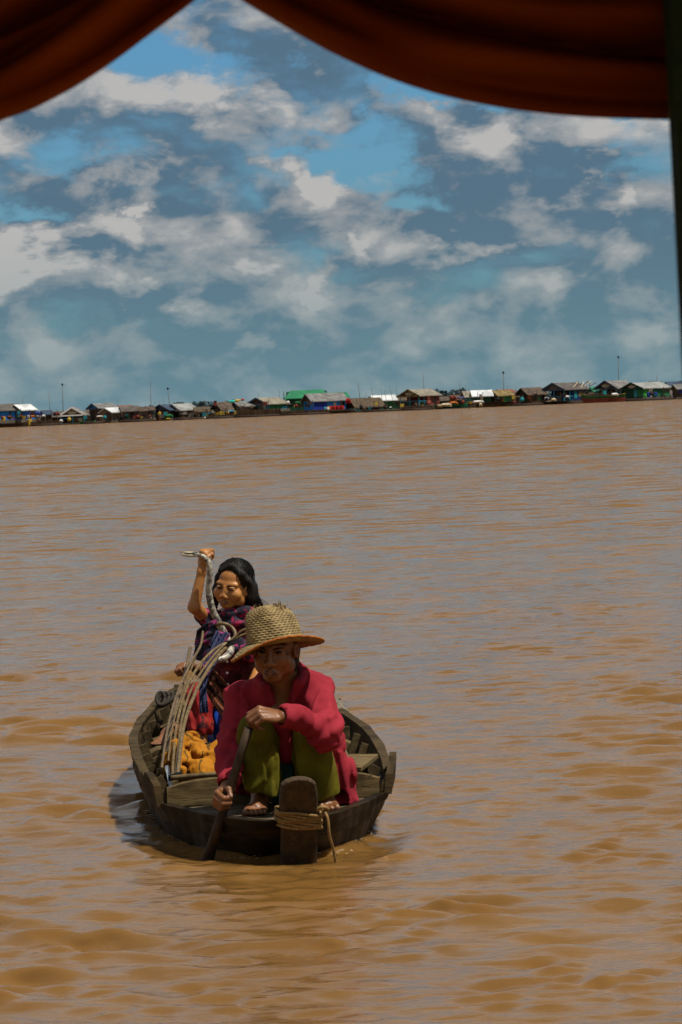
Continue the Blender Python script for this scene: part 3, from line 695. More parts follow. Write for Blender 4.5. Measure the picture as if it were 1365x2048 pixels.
longboat('small bright green boat by the open pavilion', 160, 192, 849, 6, GREEN, LGREEN, D=672, bow=1)
longboat('dark wooden boat under the grey stern of the long blue house', 648, 712, 825, 8, DBROWN, GREYWOOD, D=672, bow=1)
longboat('brown boat at the left edge beside the blue plank house', 0, 56, 856, 9, DBROWN, BROWN, D=670, bow=1)
def canoe_on_roof():
    a = P(456, 804, 678); b = P(489, 799, 678)
    root = empty('canoe', a); tag(root, 'turquoise, yellow and red canoe lying on a grey roof', 'canoe')
    for k, (q0, q1, m) in enumerate(((0, .45, paint('turquoise', (.02, .48, .40))), (.45, .8, YEL), (.8, 1, RED))):
        p0 = a.lerp(b, q0); p1 = a.lerp(b, q1)
        MB().tube([p0, p0.lerp(p1, .5), p1], [.14 + .2 * (k == 1), .3, .12 + .16 * (k == 0)], 8, .7).build('hull_band', m, root, True)
canoe_on_roof()

# ---- things on the rafts
def thing_mesh(name, mb, m, label, cat, group=None, smooth=False):
    return tag(mb.build(name, m, None, smooth), label, cat, group)
def drum(px, py, D, r, h, m, label, lying=False):
    c = P(px, py, D); root = empty('barrel', c); tag(root, label, 'barrel', 'barrels on the rafts')
    M = Matrix.Rotation(R(90), 3, 'X') if lying else None
    MB().lathe([(r * .94, -h / 2), (r, -h * .42), (r * 1.03, 0), (r, h * .42), (r * .94, h / 2)], c, 12, M).build('barrel_body', m, root, True)
    MB().lathe([(r * .7, h * .5 + .003), (r * .7, h * .5 + .05)], c, 12, M).build('lid', WHITE if lying else m, root)
for i, (px, dk) in enumerate(((661, 'leftmost'), (669, 'second'), (677, 'third'), (685, 'rightmost'))):
    drum(px, 816.2 - i * .3, 672, .40, .75, RED, dk + ' of the four red barrels before the blue house wall', False)
drum(657, 817, 671, .36, .8, YEL, 'yellowish drum with pale end left of the red barrels', True)
drum(651, 818, 671, .30, .7, LBLUE, 'small blue drum beside the yellowish drum')
drum(60, 845, 670, .42, 1.3, YEL, 'tall yellow barrel standing in the left raft')
drum(58, 833, 671, .42, .5, DBLUE, 'blue drum lying with its white end showing at the left', True)
drum(1298, 790, 672, .38, .9, TARP, 'blue barrel left of the white door')
drum(1311, 789, 672, .38, .9, TARP, 'blue barrel right of the white door')
drum(7, 838, 670, .45, .9, YEL, 'yellow tub at the left edge')
for px, py, lb in ((1280, 795.6, 'leftmost tyre on the green house raft'), (1288, 795.2, 'second tyre on the green house raft'), (1308, 794.6, 'tyre below the blue barrels'), (1327, 794, 'tyre below the green wall'), (1345, 793, 'rightmost tyre on the green house raft')):
    c = P(px, py, 671.5); mb = MB(); v = []; f = []
    for i in range(14):
        for k in range(6):
            a = 2 * math.pi * i / 14; b = 2 * math.pi * k / 6; rr = .32 + .11 * math.cos(b)
            v.append(c + Vector((rr * math.cos(a), .11 * math.sin(b), rr * math.sin(a))))
            f.append((i * 6 + k, i * 6 + (k + 1) % 6, ((i + 1) % 14) * 6 + (k + 1) % 6, ((i + 1) % 14) * 6 + k))
    o = make('tyre', v, f, BLACK, None, True); tag(o, lb, 'tyre', 'tyres hung along the green house raft')
def heap(name, px, py, D, size, m, label, cat, seed=0):
    g = np.random.default_rng(seed + int(px)); c = P(px, py, D); bm = bmesh.new()
    bmesh.ops.create_icosphere(bm, subdivisions=3, radius=1)
    for v in bm.verts:
        p = np.array(v.co)[None]; k = 1 + .28 * float(wav(p, (.6, .6, .6), seed + 5)[0])
        k *= .85; v.co = Vector((v.co.x * size[0] * k, v.co.y * size[1] * k, max(v.co.z, -.4) * size[2] * k)) + c
    me = bpy.data.meshes.new(name); bm.to_mesh(me); bm.free(); me.materials.append(m)
    o = link(bpy.data.objects.new(name, me)); return tag(o, label, cat, 'goods and bundles on the rafts')
for a_ in (('tarpaulin_heap', 893, 811, 669, (1.1, .6, .55), CREAM, 'cream tarpaulin heap in the middle of the green longboat', 'tarpaulin'), ('tarpaulin_heap', 908, 808, 670, (.9, .5, .6), ORANGE, 'orange-brown heap above the cream tarpaulins', 'tarpaulin'),
           ('tarpaulin_heap', 880, 813, 669, (.5, .4, .5), BEIGE, 'beige bundle at the left of the cream tarpaulin heap', 'tarpaulin'), ('white_sheet', 957, 804, 669, (1.1, .5, .35), WHITE, 'white sheet over the bow of the brown barge', 'sheet'),
           ('white_bundle', 1230, 789.5, 669, (.7, .5, .40), WHITE, 'white bundle lying in the red and green longboat', 'bundle'), ('cream_bundle', 1108, 800, 669, (.5, .4, .42), CREAM, 'cream bundle in the dark low boat', 'bundle'),
           ('green_bush', 338, 833, 672, (.9, .6, .55), GREEN, 'green potted bush before the navy roofed house', 'plant'), ('yellow_bundle', 337, 838, 671, (.42, .3, .22), YEL, 'yellow bundle below the green bush', 'bundle'),
           ('blue_heap', 70, 828, 676, (1.3, .8, .5), TARP, 'blue tarp heap right of the white-ended drum', 'tarpaulin'), ('orange_pot', 66, 834, 672, (.5, .5, .40), ORANGE, 'wide orange pot by the blue heap', 'pot'), ('orange_pot', 20, 836, 672, (.5, .5, .45), ORANGE, 'orange pot before the blue plank house', 'pot'),
           ('orange_pot', 43, 834, 672, (.5, .5, .45), REDW, 'dull red pot before the white roofed hut', 'pot'), ('red_mound', 114, 829, 676, (.7, .6, .55), REDW, 'red-brown mound left of the open pavilion', 'mound'), ('white_pot', 123, 842, 670, (.35, .3, .35), WHITE, 'white tub under the pavilion left post', 'tub'),
           ('white_pot', 88, 832, 671, (.35, .3, .3), WHITE, 'white pot beside the blue tarp heap', 'tub'), ('white_boat_cover', 200, 833, 671, (.65, .4, .2), WHITE, 'white cover before the grey shed', 'cover'), ('blue_tarp', 424, 827, 675, (.8, .5, .25), LBLUE, 'light blue tarp left of the red-chimneyed hut', 'tarpaulin'),
           ('blue_tarp', 462, 823, 671, (1., .5, .25), LBLUE, 'light blue tarp before the greenish shack', 'tarpaulin'), ('white_pot', 300, 836, 671, (.3, .3, .22), WHITE, 'white tub before the patched shack', 'tub'), ('white_pot', 411, 836, 671, (.28, .25, .25), WHITE, 'white tub under the yellow side panel', 'tub'),
           ('dark_jar', 583, 811, 672, (.35, .3, .45), BLACK, 'dark jar on the long raft left of the tarpaulin wall', 'jar'), ('yellow_crate', 592, 813, 671, (.4, .3, .3), YEL, 'yellow crate on the long raft', 'crate'), ('white_pot', 577, 806, 673, (.3, .3, .5), WHITE, 'white jug on the long raft', 'jug'), ('green_bundle', 596, 806, 674, (.6, .4, .4), GREEN, 'green bundle under the eave of the long blue house', 'bundle'),
           ('red_bundle', 776, 821, 670, (.45, .3, .25), RED, 'red bundle at the foot of the pole stand', 'bundle'), ('white_pot', 782, 818, 670, (.3, .3, .5), WHITE, 'white sack at the foot of the pole stand', 'sack'), ('grey_jar', 720, 818, 671, (.4, .4, .4), GREYWOOD, 'grey water jar under the thatched lean-to', 'jar'), ('grey_jar', 728, 818, 671, (.4, .4, .4), GREYROOF, 'pale grey water jar under the thatched lean-to', 'jar'),
           ('red_pile', 697, 803, 676, (.5, .4, .8), RED, 'red and yellow pile at the right end of the long blue house', 'pile'), ('white_crate', 1094, 797, 672, (.4, .3, .32), WHITE, 'white box behind the left blue post', 'box'), ('white_crate', 1135, 794, 672, (.42, .3, .35), WHITE, 'white box behind the right blue post', 'box'), ('brown_pile', 940, 808, 676, (1., .6, .5), DBROWN, 'dark pile on the raft before the teal hut', 'pile'),
           ('purple_awning', 923, 796, 678, (.8, .5, .3), PURPLE, 'purple-grey awning beside the teal hut', 'awning'), ('red_pile', 907, 798, 680, (.7, .5, .9), REDW, 'rusty red pile behind the green longboat', 'pile'), ('basket', 1030, 806, 671, (.45, .4, .5), REDW, 'red-brown basket stack right of the brown barge', 'basket'), ('stern_tent', 962, 810, 668, (.3, .4, .5), CREAM, 'cream flap hanging at the barge bow', 'flap')):
    heap(*a_)
def roof_debris():
    root = empty('timber_stack', P(1170, 768, 676)); tag(root, 'loose timber stacked on the roof left of the cream awning', 'timber stack')
    for k in range(9):
        x = 1152 + k * 4.3 + 2.2 * math.sin(k * 5.1); tl = 4 + 3 * math.sin(k * 3.3); MB().bar(P(x - tl, 774 - k * .25 + 1.5 * math.sin(k * 2.7), 674 + k * .3), P(x + tl, 764.5 - k * .2 + 1.8 * math.sin(k * 4.1), 676 + k * .3), .12, .1).build('timber', CREAM if k % 3 == 0 else BROWN, root)
    root = empty('chimney', P(431, 806, 676)); tag(root, 'small red chimney box on the dark hut', 'chimney')
    MB().box(P(431, 807, 675), (.55, .5, .9)).build('chimney_body', REDW, root); MB().box(P(431, 802, 675), (.65, .6, .12)).build('cap', BROWN, root)
roof_debris()
def clutter():
    g = random.Random(21)
    spots = (('blue plank house', 22, 839, 4), ('white roofed blue hut', 52, 838, 4), ('small navy roofed hut', 97, 845, 2), ('open pavilion', 158, 843, 2), ('half white shed', 228, 839, 2), ('wavy roofed shack', 262, 838, 2), ('patched shack', 290, 837, 2),
             ('navy roofed house', 318, 836, 2), ('orange door', 378, 834, 2), ('yellow-panelled thatched hut', 402, 833, 2), ('red-chimneyed hut', 440, 830, 4), ('greenish shack', 470, 829, 4), ('beige roofed house', 520, 820, 8), ('tarpaulin wall', 608, 815, 8), ('thatched lean-to', 738, 819, 2),
             ('pole stand', 788, 819, 2), ('rust patched house', 850, 814, 6), ('green longboat', 915, 812, 4), ('teal hut', 945, 808, 4), ('straw-roofed house', 1012, 803, 5), ('orange curtain', 1060, 804, 3), ('pale blue posts', 1112, 802, 4), ('cream awning', 1196, 797, 4), ('blue-grey fan gable', 1225, 794, 4), ('white door', 1318, 792, 3))
    cols = (('dark', DBROWN), ('grey', GREYWOOD), ('rusty', REDW), ('brown', BROWN), ('black', BLACK), ('dull teal', TEAL), ('dull green', DGREEN), ('ochre', YEL))
    for nm, px, py, up in spots:
        for k, kind in enumerate(('jar', 'basket', 'crate', 'pole rack')):
            cn, m = cols[g.randrange(8)]; c = P(px + (-16, -6, 5, 14)[k] + g.uniform(-3, 3), py, 669 + g.uniform(0, 1.5)); s = g.uniform(.8, 1.35)
            root = empty(kind.replace(' ', '_'), c); tag(root, cn + ' ' + kind + ' on the raft by the ' + nm, kind, 'small household goods on the rafts')
            if kind == 'jar':
                MB().lathe([(.18 * s, 0), (.34 * s, .25 * s), (.32 * s, .5 * s), (.18 * s, .68 * s)], c, 8).build('belly', m, root, True); MB().lathe([(.17 * s, .68 * s), (.22 * s, .72 * s), (.22 * s, .78 * s)], c, 8).build('rim', m, root, True)
            elif kind == 'basket':
                MB().lathe([(.26 * s, 0), (.40 * s, .45 * s), (.36 * s, .45 * s), (.24 * s, .05)], c, 9, caps=False).build('basket_wall', m, root); MB().tube([c + Vector((.4 * s * math.cos(a), 0, .45 * s + .35 * s * math.sin(a))) for a in np.linspace(0, math.pi, 7)], .03, 5).build('handle', BROWN, root)
            elif kind == 'crate':
                for j in range(3): MB().box(c + Vector((0, 0, .12 * s + .2 * s * j)), (.75 * s, .5 * s, .15 * s)).build('slat', m, root)
            else:
                h = g.uniform(1.3, 2.4)
                for dx in (-.5, .5): MB().tube([c + Vector((dx, 0, -.2)), c + Vector((dx + g.gauss(0, .12), 0, h))], .05, 5).build('upright', BROWN, root)
                MB().bar(c + Vector((-.7, 0, h * .8)), c + Vector((.7, 0, h * .82)), .06, .06).build('crossbar', BROWN, root)
                MB().box(c + Vector((.05, -.06, h * .8 - .35)), (g.uniform(.4, .8), .05, .62)).build('washing', m, root)
clutter()
def far_person():
    b = P(320, 839, 671); s = .96
    f = Field((b.x - .5, b.y - .4, b.z - .1), (b.x + .5, b.y + .4, b.z + 1.8), .035)
    for sx in (-1, 1): f.chain([b + Vector((.1 * sx, 0, 0)), b + Vector((.1 * sx, 0, .45)), b + Vector((.09 * sx, 0, .85))], [.06, .07, .09], .03); f.chain([b + Vector((.18 * sx, 0, 1.35)), b + Vector((.25 * sx, -.05, 1.1)), b + Vector((.22 * sx, -.15, .88))], [.06, .05, .04], .03)
    f.cap(b + Vector((0, 0, .85)), b + Vector((0, 0, 1.3)), .13, .15, .03); f.cap(b + Vector((0, 0, 1.35)), b + Vector((0, 0, 1.5)), .05, .05, .03); f.ell(b + Vector((0, 0, 1.58)), (.09, .1, .12))
    o = f.build('person', SKIN); tag(o, 'tiny distant figure in a yellow shirt standing on a raft', 'person')
    f = Field((b.x - .5, b.y - .4, b.z + .6), (b.x + .5, b.y + .4, b.z + 1.6), .035)
    f.cap(b + Vector((0, 0, .85)), b + Vector((0, 0, 1.3)), .17, .19, .03)
    for sx in (-1, 1): f.cap(b + Vector((.18 * sx, 0, 1.35)), b + Vector((.25 * sx, -.05, 1.1)), .09, .08, .03)
    f.build('shirt', YEL, o)
SKIN = mat('skin_woman', (.215, .088, .032), (.145, .056, .020), 14, .42, .25, 160, spec=.4, bdist=.002)
far_person()
# ------------------------------------------------------------------ the sampan
def wood(name, c1, c2, rough=.75, scale=9, grain=(1, 1, 1), bump=.5, spec=.3, wet=0.):
    """weathered boards: long grain, blotches and dark cracks"""
    if name in MATS: return MATS[name]
    m = bpy.data.materials.new(name); m.use_nodes = True; N = NT(m.node_tree); b = m.node_tree.nodes['Principled BSDF']
    tc = N.n('ShaderNodeTexCoord'); oi = N.n('ShaderNodeObjectInfo')
    p = N.v('ADD', tc.outputs['Object'], N.v('SCALE', (7.3, 3.1, 5.7), scale=oi.outputs['Random']))
    g = N.noise(N.v('MULTIPLY', p, grain), scale * 3, 6, .65, .4); bl = N.noise(p, scale * .7, 4, .6)
    c = N.mix(N.ramp(g, .3, .7), c1, c2)
    c = N.mix(N.m('MULTIPLY', N.ramp(bl, .48, .68), .75), c, tuple(x * .33 for x in c1))
    crack = N.ramp(N.noise(N.v('MULTIPLY', p, grain), scale * 6, 3, .5), .66, .74)
    c = N.mix(crack, c, tuple(x * .15 for x in c1))
    N.put(b.inputs['Base Color'], c); N.put(b.inputs['Specular IOR Level'], spec)
    N.put(b.inputs['Roughness'], N.ramp(bl, .3, .7, rough * (1 - wet), rough))
    bn = N.n('ShaderNodeBump'); N.put(bn.inputs['Strength'], bump); N.put(bn.inputs['Distance'], .004); N.put(bn.inputs['Height'], N.m('SUBTRACT', g, crack)); N.put(b.inputs['Normal'], bn.outputs[0])
    MATS[name] = m; return m
HULLW = wood('hull_wood', (.013, .008, .0035), (.030, .019, .008), .7, 6, (.6, .6, 3.5), .8, .14, .35)
RIMW = wood('rim_wood', (.036, .022, .008), (.075, .050, .019), .8, 8, (.5, .35, 3), .8, .15)
INW = wood('inner_wood', (.055, .037, .015), (.11, .078, .035), .85, 8, (1, .3, 1.5), .8, .15)
THWW = wood('thwart_wood', (.085, .057, .022), (.165, .118, .052), .85, 8, (.25, 2, 2), .8, .15)
DECKW = wood('deck_wood', (.065, .05, .032), (.13, .10, .062), .7, 8, (.3, 2, 2), .7, .15, .3)
STEMW = wood('stem_wood', (.036, .021, .009), (.075, .046, .02), .8, 9, (2, 2, .4), .8)
boat = empty('wooden_boat', B(0, 2, 0))
tag(boat, 'old dark wooden rowing boat carrying the woman and the girl', 'rowing boat')
def half_at(tab, t): return float(np.interp(t, tab[:, 0], tab[:, 1]))
def outline(tab, n=170, tmax=None):
    """stern (left) round the bow to stern (right), evenly along the plan curve"""
    q = np.array([(w, t) for t, w in tab if tmax is None or t <= tmax])
    fine = q
    L = np.concatenate([[0], np.cumsum(np.linalg.norm(np.diff(fine, axis=0), axis=1))])
    s = np.linspace(0, L[-1], n); r = np.interp(s, L, fine[:, 0]); t = np.interp(s, L, fine[:, 1])
    return np.concatenate([np.stack([-r[::-1], t[::-1]], 1), np.stack([r, t], 1)[1:]])
OR_ = outline(RIM); OW = outline(WL); OB = OW * np.array([.86, 1]) + np.array([0, .05])
def level(q):
    """q: -1 bottom, 0 waterline, 1 rim"""
    if q < 0: pl = OW + (OB - OW) * (-q); z = np.full(len(pl), .0) + q * .16
    else:
        e = q ** .75
        pl = OW + (OR_ - OW) * e; z = rimz(pl[:, 1]) * q
    return pl, z
def strake(q0, q1, name, m, proud=0., th=.024, parent=None):
    v = []; f = []
    (p0, z0), (p1, z1) = level(q0), level(q1)
    n = len(p0)
    for i in range(n):
        j0, j1 = max(i - 1, 0), min(i + 1, n - 1)
        tg = p1[j1] - p1[j0]; nr = np.array([tg[1], -tg[0]]); nr /= np.linalg.norm(nr) + 1e-9
        if nr @ (p1[i] - np.array([0, 2.])) < 0: nr = -nr
        wob = .003 * math.sin(i * .5 + q0 * 9) + .002 * math.sin(i * 1.7)
        for (p, z) in ((p0, z0), (p1, z1)):
            a = p[i] + nr * (proud + wob); b = p[i] - nr * th
            v += [B(a[0], a[1], z[i]), B(b[0], b[1], z[i])]
    for i in range(n - 1):
        a, b = i * 4, i * 4 + 4
        f += [(a, b, b + 2, a + 2), (a + 1, a + 3, b + 3, b + 1), (a + 2, b + 2, b + 3, a + 3), (a, a + 1, b + 1, b)]
    f += [(0, 2, 3, 1), ((n - 1) * 4, (n - 1) * 4 + 1, (n - 1) * 4 + 3, (n - 1) * 4 + 2)]
    o = make(name, v, f, m, parent or boat, True); o.data.set_sharp_from_angle(angle=R(35)); return o
strake(-1, .02, 'hull_plank', HULLW, 0)
strake(.025, .50, 'hull_plank', HULLW, .003)
strake(.505, .80, 'hull_plank', HULLW, .008)
strake(.805, 1.0, 'hull_plank', HULLW, .012, .03)
# raised side planks from the cross board to the stern, and the thin rail on top
def sidez(t): return rimz(t) + .046 + .018 * np.clip((t - .6) / 1.2, 0, 1) + .05 * np.exp(-((t - .60) / .07) ** 2) * 0
for sgn in (-1, 1):
    v = []; f = []; ts = np.linspace(.50, 4.16, 60)
    for t in ts:
        w = half_at(RIM, t) * sgn; top = float(sidez(t)); lo = float(rimz(t)) + .001; fl = .012 * sgn
        v += [B(w + .010 * sgn, t, lo), B(w - .016 * sgn, t, lo), B(w - .016 * sgn + fl, t, top), B(w + .010 * sgn + fl, t, top)]
    for i in range(len(ts) - 1):
        for k in range(4): f.append((i * 4 + k, i * 4 + (k + 1) % 4, i * 4 + 4 + (k + 1) % 4, i * 4 + 4 + k))
    f += [(0, 1, 2, 3), tuple(len(v) - 1 - k for k in range(4))]
    make('side_plank', v, f, RIMW, boat)
    v = []; f = []
    for t in ts[4:]:
        w = half_at(RIM, t) * sgn + .012 * sgn; z = float(sidez(t)) + .002; wv = .003 * math.sin(t * 9)
        v += [B(w + (.012 + wv) * sgn, t, z), B(w - .026 * sgn, t, z), B(w - .026 * sgn, t, z + .012), B(w + (.012 + wv) * sgn, t, z + .012)]
    for i in range(len(ts) - 5):
        for k in range(4): f.append((i * 4 + k, i * 4 + (k + 1) % 4, i * 4 + 4 + (k + 1) % 4, i * 4 + 4 + k))
    f += [(0, 1, 2, 3), tuple(len(v) - 1 - k for k in range(4))]
    make('rail', v, f, RIMW, boat)
    # pointed cheek board standing at the front end of the side
    w = half_at(RIM, .62) * sgn
    hi = .305 if sgn > 0 else .275
    pr = [(.49, .16), (.80, .19), (.80, .27), (.70, hi - .02), (.655, hi), (.58, .27), (.50, .235)]
    v = []; 
    for o_ in (.018, -.010):
        for t, z in pr: v.append(B(half_at(RIM, t) * sgn + o_ * sgn + (z - .17) * .08 * sgn + .014 * sgn, t, z))
    k = len(pr); f = [tuple(range(k)), tuple(reversed(range(k, 2 * k)))] + [(i, (i + 1) % k, k + (i + 1) % k, k + i) for i in range(k)]
    o = make('cheek_board', v, f, RIMW, boat)
# stern board
w = half_at(RIM, 4.14)
MB().hexa([B(-w, 4.09, .0), B(w, 4.09, .0), B(w, 4.14, .0), B(-w, 4.14, .0), B(-w - .02, 4.12, .335), B(w + .02, 4.12, .335), B(w + .02, 4.17, .335), B(-w - .02, 4.17, .335)]).build('stern_board', INW, boat)
# fore deck boards, laid across
ed = [-.20, -.075, .055, .19, .33, .485]
for a, b in zip(ed[:-1], ed[1:]):
    v = []; f = []; n = 6; g = .004
    z = .152
    for t in (a + g, b - g):
        wl = half_at(RIM, t) - .036
        for k in range(n + 1):
            q = -1 + 2 * k / n
            v += [B(q * max(wl, .03), t, z + .004 * math.sin(k * 2 + t * 9)), B(q * max(wl, .03), t, z - .02)]
    m_ = 2 * (n + 1)
    for k in range(n):
        c0 = 2 * k
        f += [(c0, c0 + 2, m_ + c0 + 2, m_ + c0), (c0 + 1, m_ + c0 + 1, m_ + c0 + 3, c0 + 3), (c0, c0 + 1, c0 + 3, c0 + 2), (m_ + c0, m_ + c0 + 2, m_ + c0 + 3, m_ + c0 + 1)]
    f += [(0, m_, m_ + 1, 1), (2 * n, 2 * n + 1, m_ + 2 * n + 1, m_ + 2 * n)]
    make('deck_board', v, f, DECKW, boat)
# cross board behind the fore deck: arched top, worn ends
def cross(t, z0, z1, th, name, m, arch=.012, ext=-.014, dz=0., parent=None, r0_=-1, r1_=1):
    w = half_at(RIM, t) + ext; v = []; f = []; n = 14
    for k in range(n + 1):
        q = r0_ + (r1_ - r0_) * k / n; zt = z1 + arch * (1 - q * q) - .02 * max(0, abs(q) - .85) / .15 + .003 * math.sin(k * 2.1 + t * 5)
        v += [B(q * w, t - th / 2, z0), B(q * w, t - th / 2, zt), B(q * w, t + th / 2, zt + dz), B(q * w, t + th / 2, z0)]
    for i in range(n):
        for k in range(4): f.append((i * 4 + k, i * 4 + 4 + k, i * 4 + 4 + (k + 1) % 4, i * 4 + (k + 1) % 4))
    f += [(3, 2, 1, 0), (n * 4, n * 4 + 1, n * 4 + 2, n * 4 + 3)]
    o = make(name, v, f, m, parent or boat); bv = o.modifiers.new('bevel', 'BEVEL'); bv.width = .004; bv.segments = 1; bv.limit_method = 'ANGLE'
    return o
cross(.505, .150, .243, .032, 'cross_board', THWW, .016)
# inside: floor boards, ribs and thwarts
for k in range(6):
    r = -.30 + .12 * k
    MB().hexa([B(r - .055, .55, .02), B(r + .055, .55, .02), B(r + .055, 2.2, .02), B(r - .055, 2.2, .02), B(r - .055, .55, .042), B(r + .055, .55, .042), B(r + .055, 2.2, .042), B(r - .055, 2.2, .042)]).build('floor_board', INW, boat)
    MB().hexa([B(r * .8 - .043, 2.22, .03), B(r * .8 + .043, 2.22, .03), B(r * .5 + .03, 4.1, .05), B(r * .5 - .03, 4.1, .05), B(r * .8 - .043, 2.22, .052), B(r * .8 + .043, 2.22, .052), B(r * .5 + .03, 4.1, .072), B(r * .5 - .03, 4.1, .072)]).build('floor_board', INW, boat)
for t in (.9, 1.3, 1.75, 2.15, 2.65, 3.05, 3.5, 3.9):
    for sgn in (-1, 1):
        pts = [B(sgn * half_at(WL, t) * .82, t, .03), B(sgn * (half_at(WL, t) - .03), t, .11), B(sgn * (half_at(RIM, t) - .035), t, float(rimz(t)) + .055)]
        MB().bar(pts[0], pts[1], .035, .03, BD).bar(pts[1], pts[2], .035, .03, BD).build('rib', INW, boat)
    cross(t, .045, .085, .04, 'floor_rib', INW, 0, -.12)
for t, z, th in ((2.30, .205, .17), (2.68, .165, .05), (2.98, .20, .06), (3.42, .225, .16), (3.85, .27, .3)):
    cross(t, z - .026, z, th, 'thwart', THWW, .006, -.03)
cross(2.215, .13, .188, .02, 'thwart_front', INW, .004, -.05)
cross(1.20, .10, .135, .05, 'thwart', THWW, .004, -.05)
cross(1.72, .14, .18, .06, 'thwart', THWW, .006, -.03)
# small upright knees on the right side
for t, r, h in ((2.42, .40, .09), (1.05, .36, .06), (3.25, .34, .07)):
    MB().hexa([B(r - .06, t, .15), B(r + .05, t, .15), B(r + .05, t + .03, .15), B(r - .06, t + .03, .15), B(r - .05, t, .15 + h), B(r + .05, t, .16 + h), B(r + .05, t + .03, .16 + h), B(r - .05, t + .03, .15 + h)]).build('knee', INW, boat, bevel=.004)
# stem post
def stem():
    v = []; f = []; w = .066; pr = []
    for k in range(9):
        a = math.pi * k / 8; pr.append((-math.cos(a) * w * (1 if abs(math.cos(a)) < .99 else 1), .282 + .046 * math.sin(a) ** .75))
    pr = [(-w, -.14), (-w * 1.0, .10)] + [(-w * 1.04, .255)] + pr[1:-1] + [(w * 1.04, .255), (w, .10), (w, -.14)]
    k = len(pr)
    for dt in (-.05, .05):
        for r, z in pr: v.append(B(.045 + r, -.105 - z * .62 + dt, z))
    f = [tuple(range(k)), tuple(reversed(range(k, 2 * k)))] + [(i, k + i, k + (i + 1) % k, (i + 1) % k) for i in range(k)]
    o = make('stem_post', v, f, STEMW, boat); b = o.modifiers.new('b', 'BEVEL'); b.width = .016; b.segments = 3; b.limit_method = 'ANGLE'; b.angle_limit = R(50)
stem()
# ------------------------------------------------------------------ rope on the stem
ROPE = mat('rope', (.27, .165, .055), (.17, .10, .03), 60, .9, .6, 300, bdist=.002)
rope = empty('rope', B(.045, -.12, .17)); tag(rope, 'tan rope wound round the bow post with one loose end', 'rope')
for k in range(7):
    z = .194 - .0088 * k; pts = []
    for i in range(29):
        a = 2 * math.pi * i / 28 + .6
        sx, sy = math.cos(a), math.sin(a)
        rr = .081 + .003 * math.sin(k * 2.3); ry = .064
        # rounded-square loop round the post
        q = (abs(sx) ** 3.2 + abs(sy) ** 3.2) ** (-1 / 3.2)
        pts.append(B(.045 + rr * sx * q, -.105 - z * .62 + ry * sy * q, z - .016 * sy * -1 * .3 - .012 * math.cos(a) + .003 * math.sin(3 * a + k * 1.7)))
    MB().tube(pts, .0056, 7).build('coil', ROPE, rope, True)
MB().tube(spline([B(.125, -.25, .205), B(.145, -.285, .175), B(.15, -.28, .11), B(.165, -.25, .05), B(.175, -.22, -.02)], 6), .0055, 6).build('loose_end', ROPE, rope, True)
MB().tube(spline([B(.10, -.26, .195), B(.13, -.285, .212), B(.15, -.25, .196), B(.12, -.275, .18)], 6), .0075, 6).build('knot', ROPE, rope, True)

# ------------------------------------------------------------------ people
def rotm(yaw, pitch, roll):
    """columns: X towards picture right, Y the way the face looks, Z up; zero = looking at the camera"""
    M = Matrix.Rotation(R(yaw), 3, 'Z') @ Matrix.Rotation(R(pitch), 3, 'X') @ Matrix.Rotation(R(roll), 3, 'Y')
    base = Matrix(((1, 0, 0), (0, -1, 0), (0, 0, 1)))
    return np.array(M @ base)                                    # left-handed face frame, fine for symmetric shapes
def head(f, C, M, s=1., child=0., frown=0.):
    C = np.array(C); T = lambda x, y, z: C + M @ (np.array((x, y, z)) * s)
    e = lambda c, r, k=.01, sub=False: f.ell(T(*c), np.array(r) * s, M, k * s, sub)
    e((0, -.012, .038), (.073, .090, .082)); e((0, .022, -.032 + .004 * child), (.061 + .005 * child, .064, .074 - .010 * child), .02)
    for sx in (-1, 1):
        e((.037 * sx, .056, -.028), (.029 + .009 * child, .027, .027 + .005 * child), .018); e((.049 * sx, .008, -.062), (.025, .034, .030), .025)
        f.ell(T(.076 * sx, -.006, -.008), np.array((.010, .019, .032)) * s, M @ np.array(Matrix.Rotation(.25 * sx, 3, 'Z')), .005 * s)
        f.ell(T(.081 * sx, .000, -.006), np.array((.004, .010, .018)) * s, M, .004 * s, True)
        f.cap(T(.012 * sx, .080 - .006 * child, .021), T(.050 * sx, .066 - .004 * child, .021), .012 * s, .010 * s, .014 * s)
        e((.032 * sx, .094, .002), (.021, .016, .0105), .008, True)
        e((.032 * sx, .0715, .001), (.019, .0155, .0125), .004)
        f.cap(T(.0140 * sx, .0935, -.0405), T(.012 * sx, .086, -.038), .0095 * s, .009 * s, .007 * s)
        f.cap(T(0, .0865, -.0655 + .006 * child), T(.023 * sx, .076, -.0705 - .004 * frown + .006 * child), .0068 * s, .004 * s, .006 * s)
        f.cap(T(0, .0850, -.0805 + .007 * child), T(.019 * sx, .075, -.0765 - .003 * frown + .006 * child), .0080 * s, .005 * s, .006 * s)
    f.cap(T(0, .086, .008), T(0, .101 - .010 * child, -.034 + .003 * child), .0085 * s, .0115 * s, .012 * s)
    f.ell(T(0, .101 - .010 * child, -.037 + .003 * child), np.array((.0135, .011, .0105)) * s, M, .007 * s)
    e((0, .056, -.099 + .012 * child), (.030, .021, .018), .025)
    f.cap(T(-.022, .0885, -.0745 - .003 * frown + .006 * child), T(0, .0950, -.0725 + .006 * child), .0016 * s, .0022 * s, .004 * s, True)
    f.cap(T(.022, .0885, -.0745 - .003 * frown + .006 * child), T(0, .0950, -.0725 + .006 * child), .0016 * s, .0022 * s, .004 * s, True)
    return T
EYE = mat('eye_dark', (.012, .008, .006), None, 5, .15, spec=.6); EYEW = mat('eye_white', (.09, .07, .055), None, 5, .6, spec=.2)
HAIR = mat('hair_black', (.006, .005, .004), (.011, .009, .007), 40, .5, .8, 90, stretch=(3, 3, .35), spec=.25, bdist=.004)
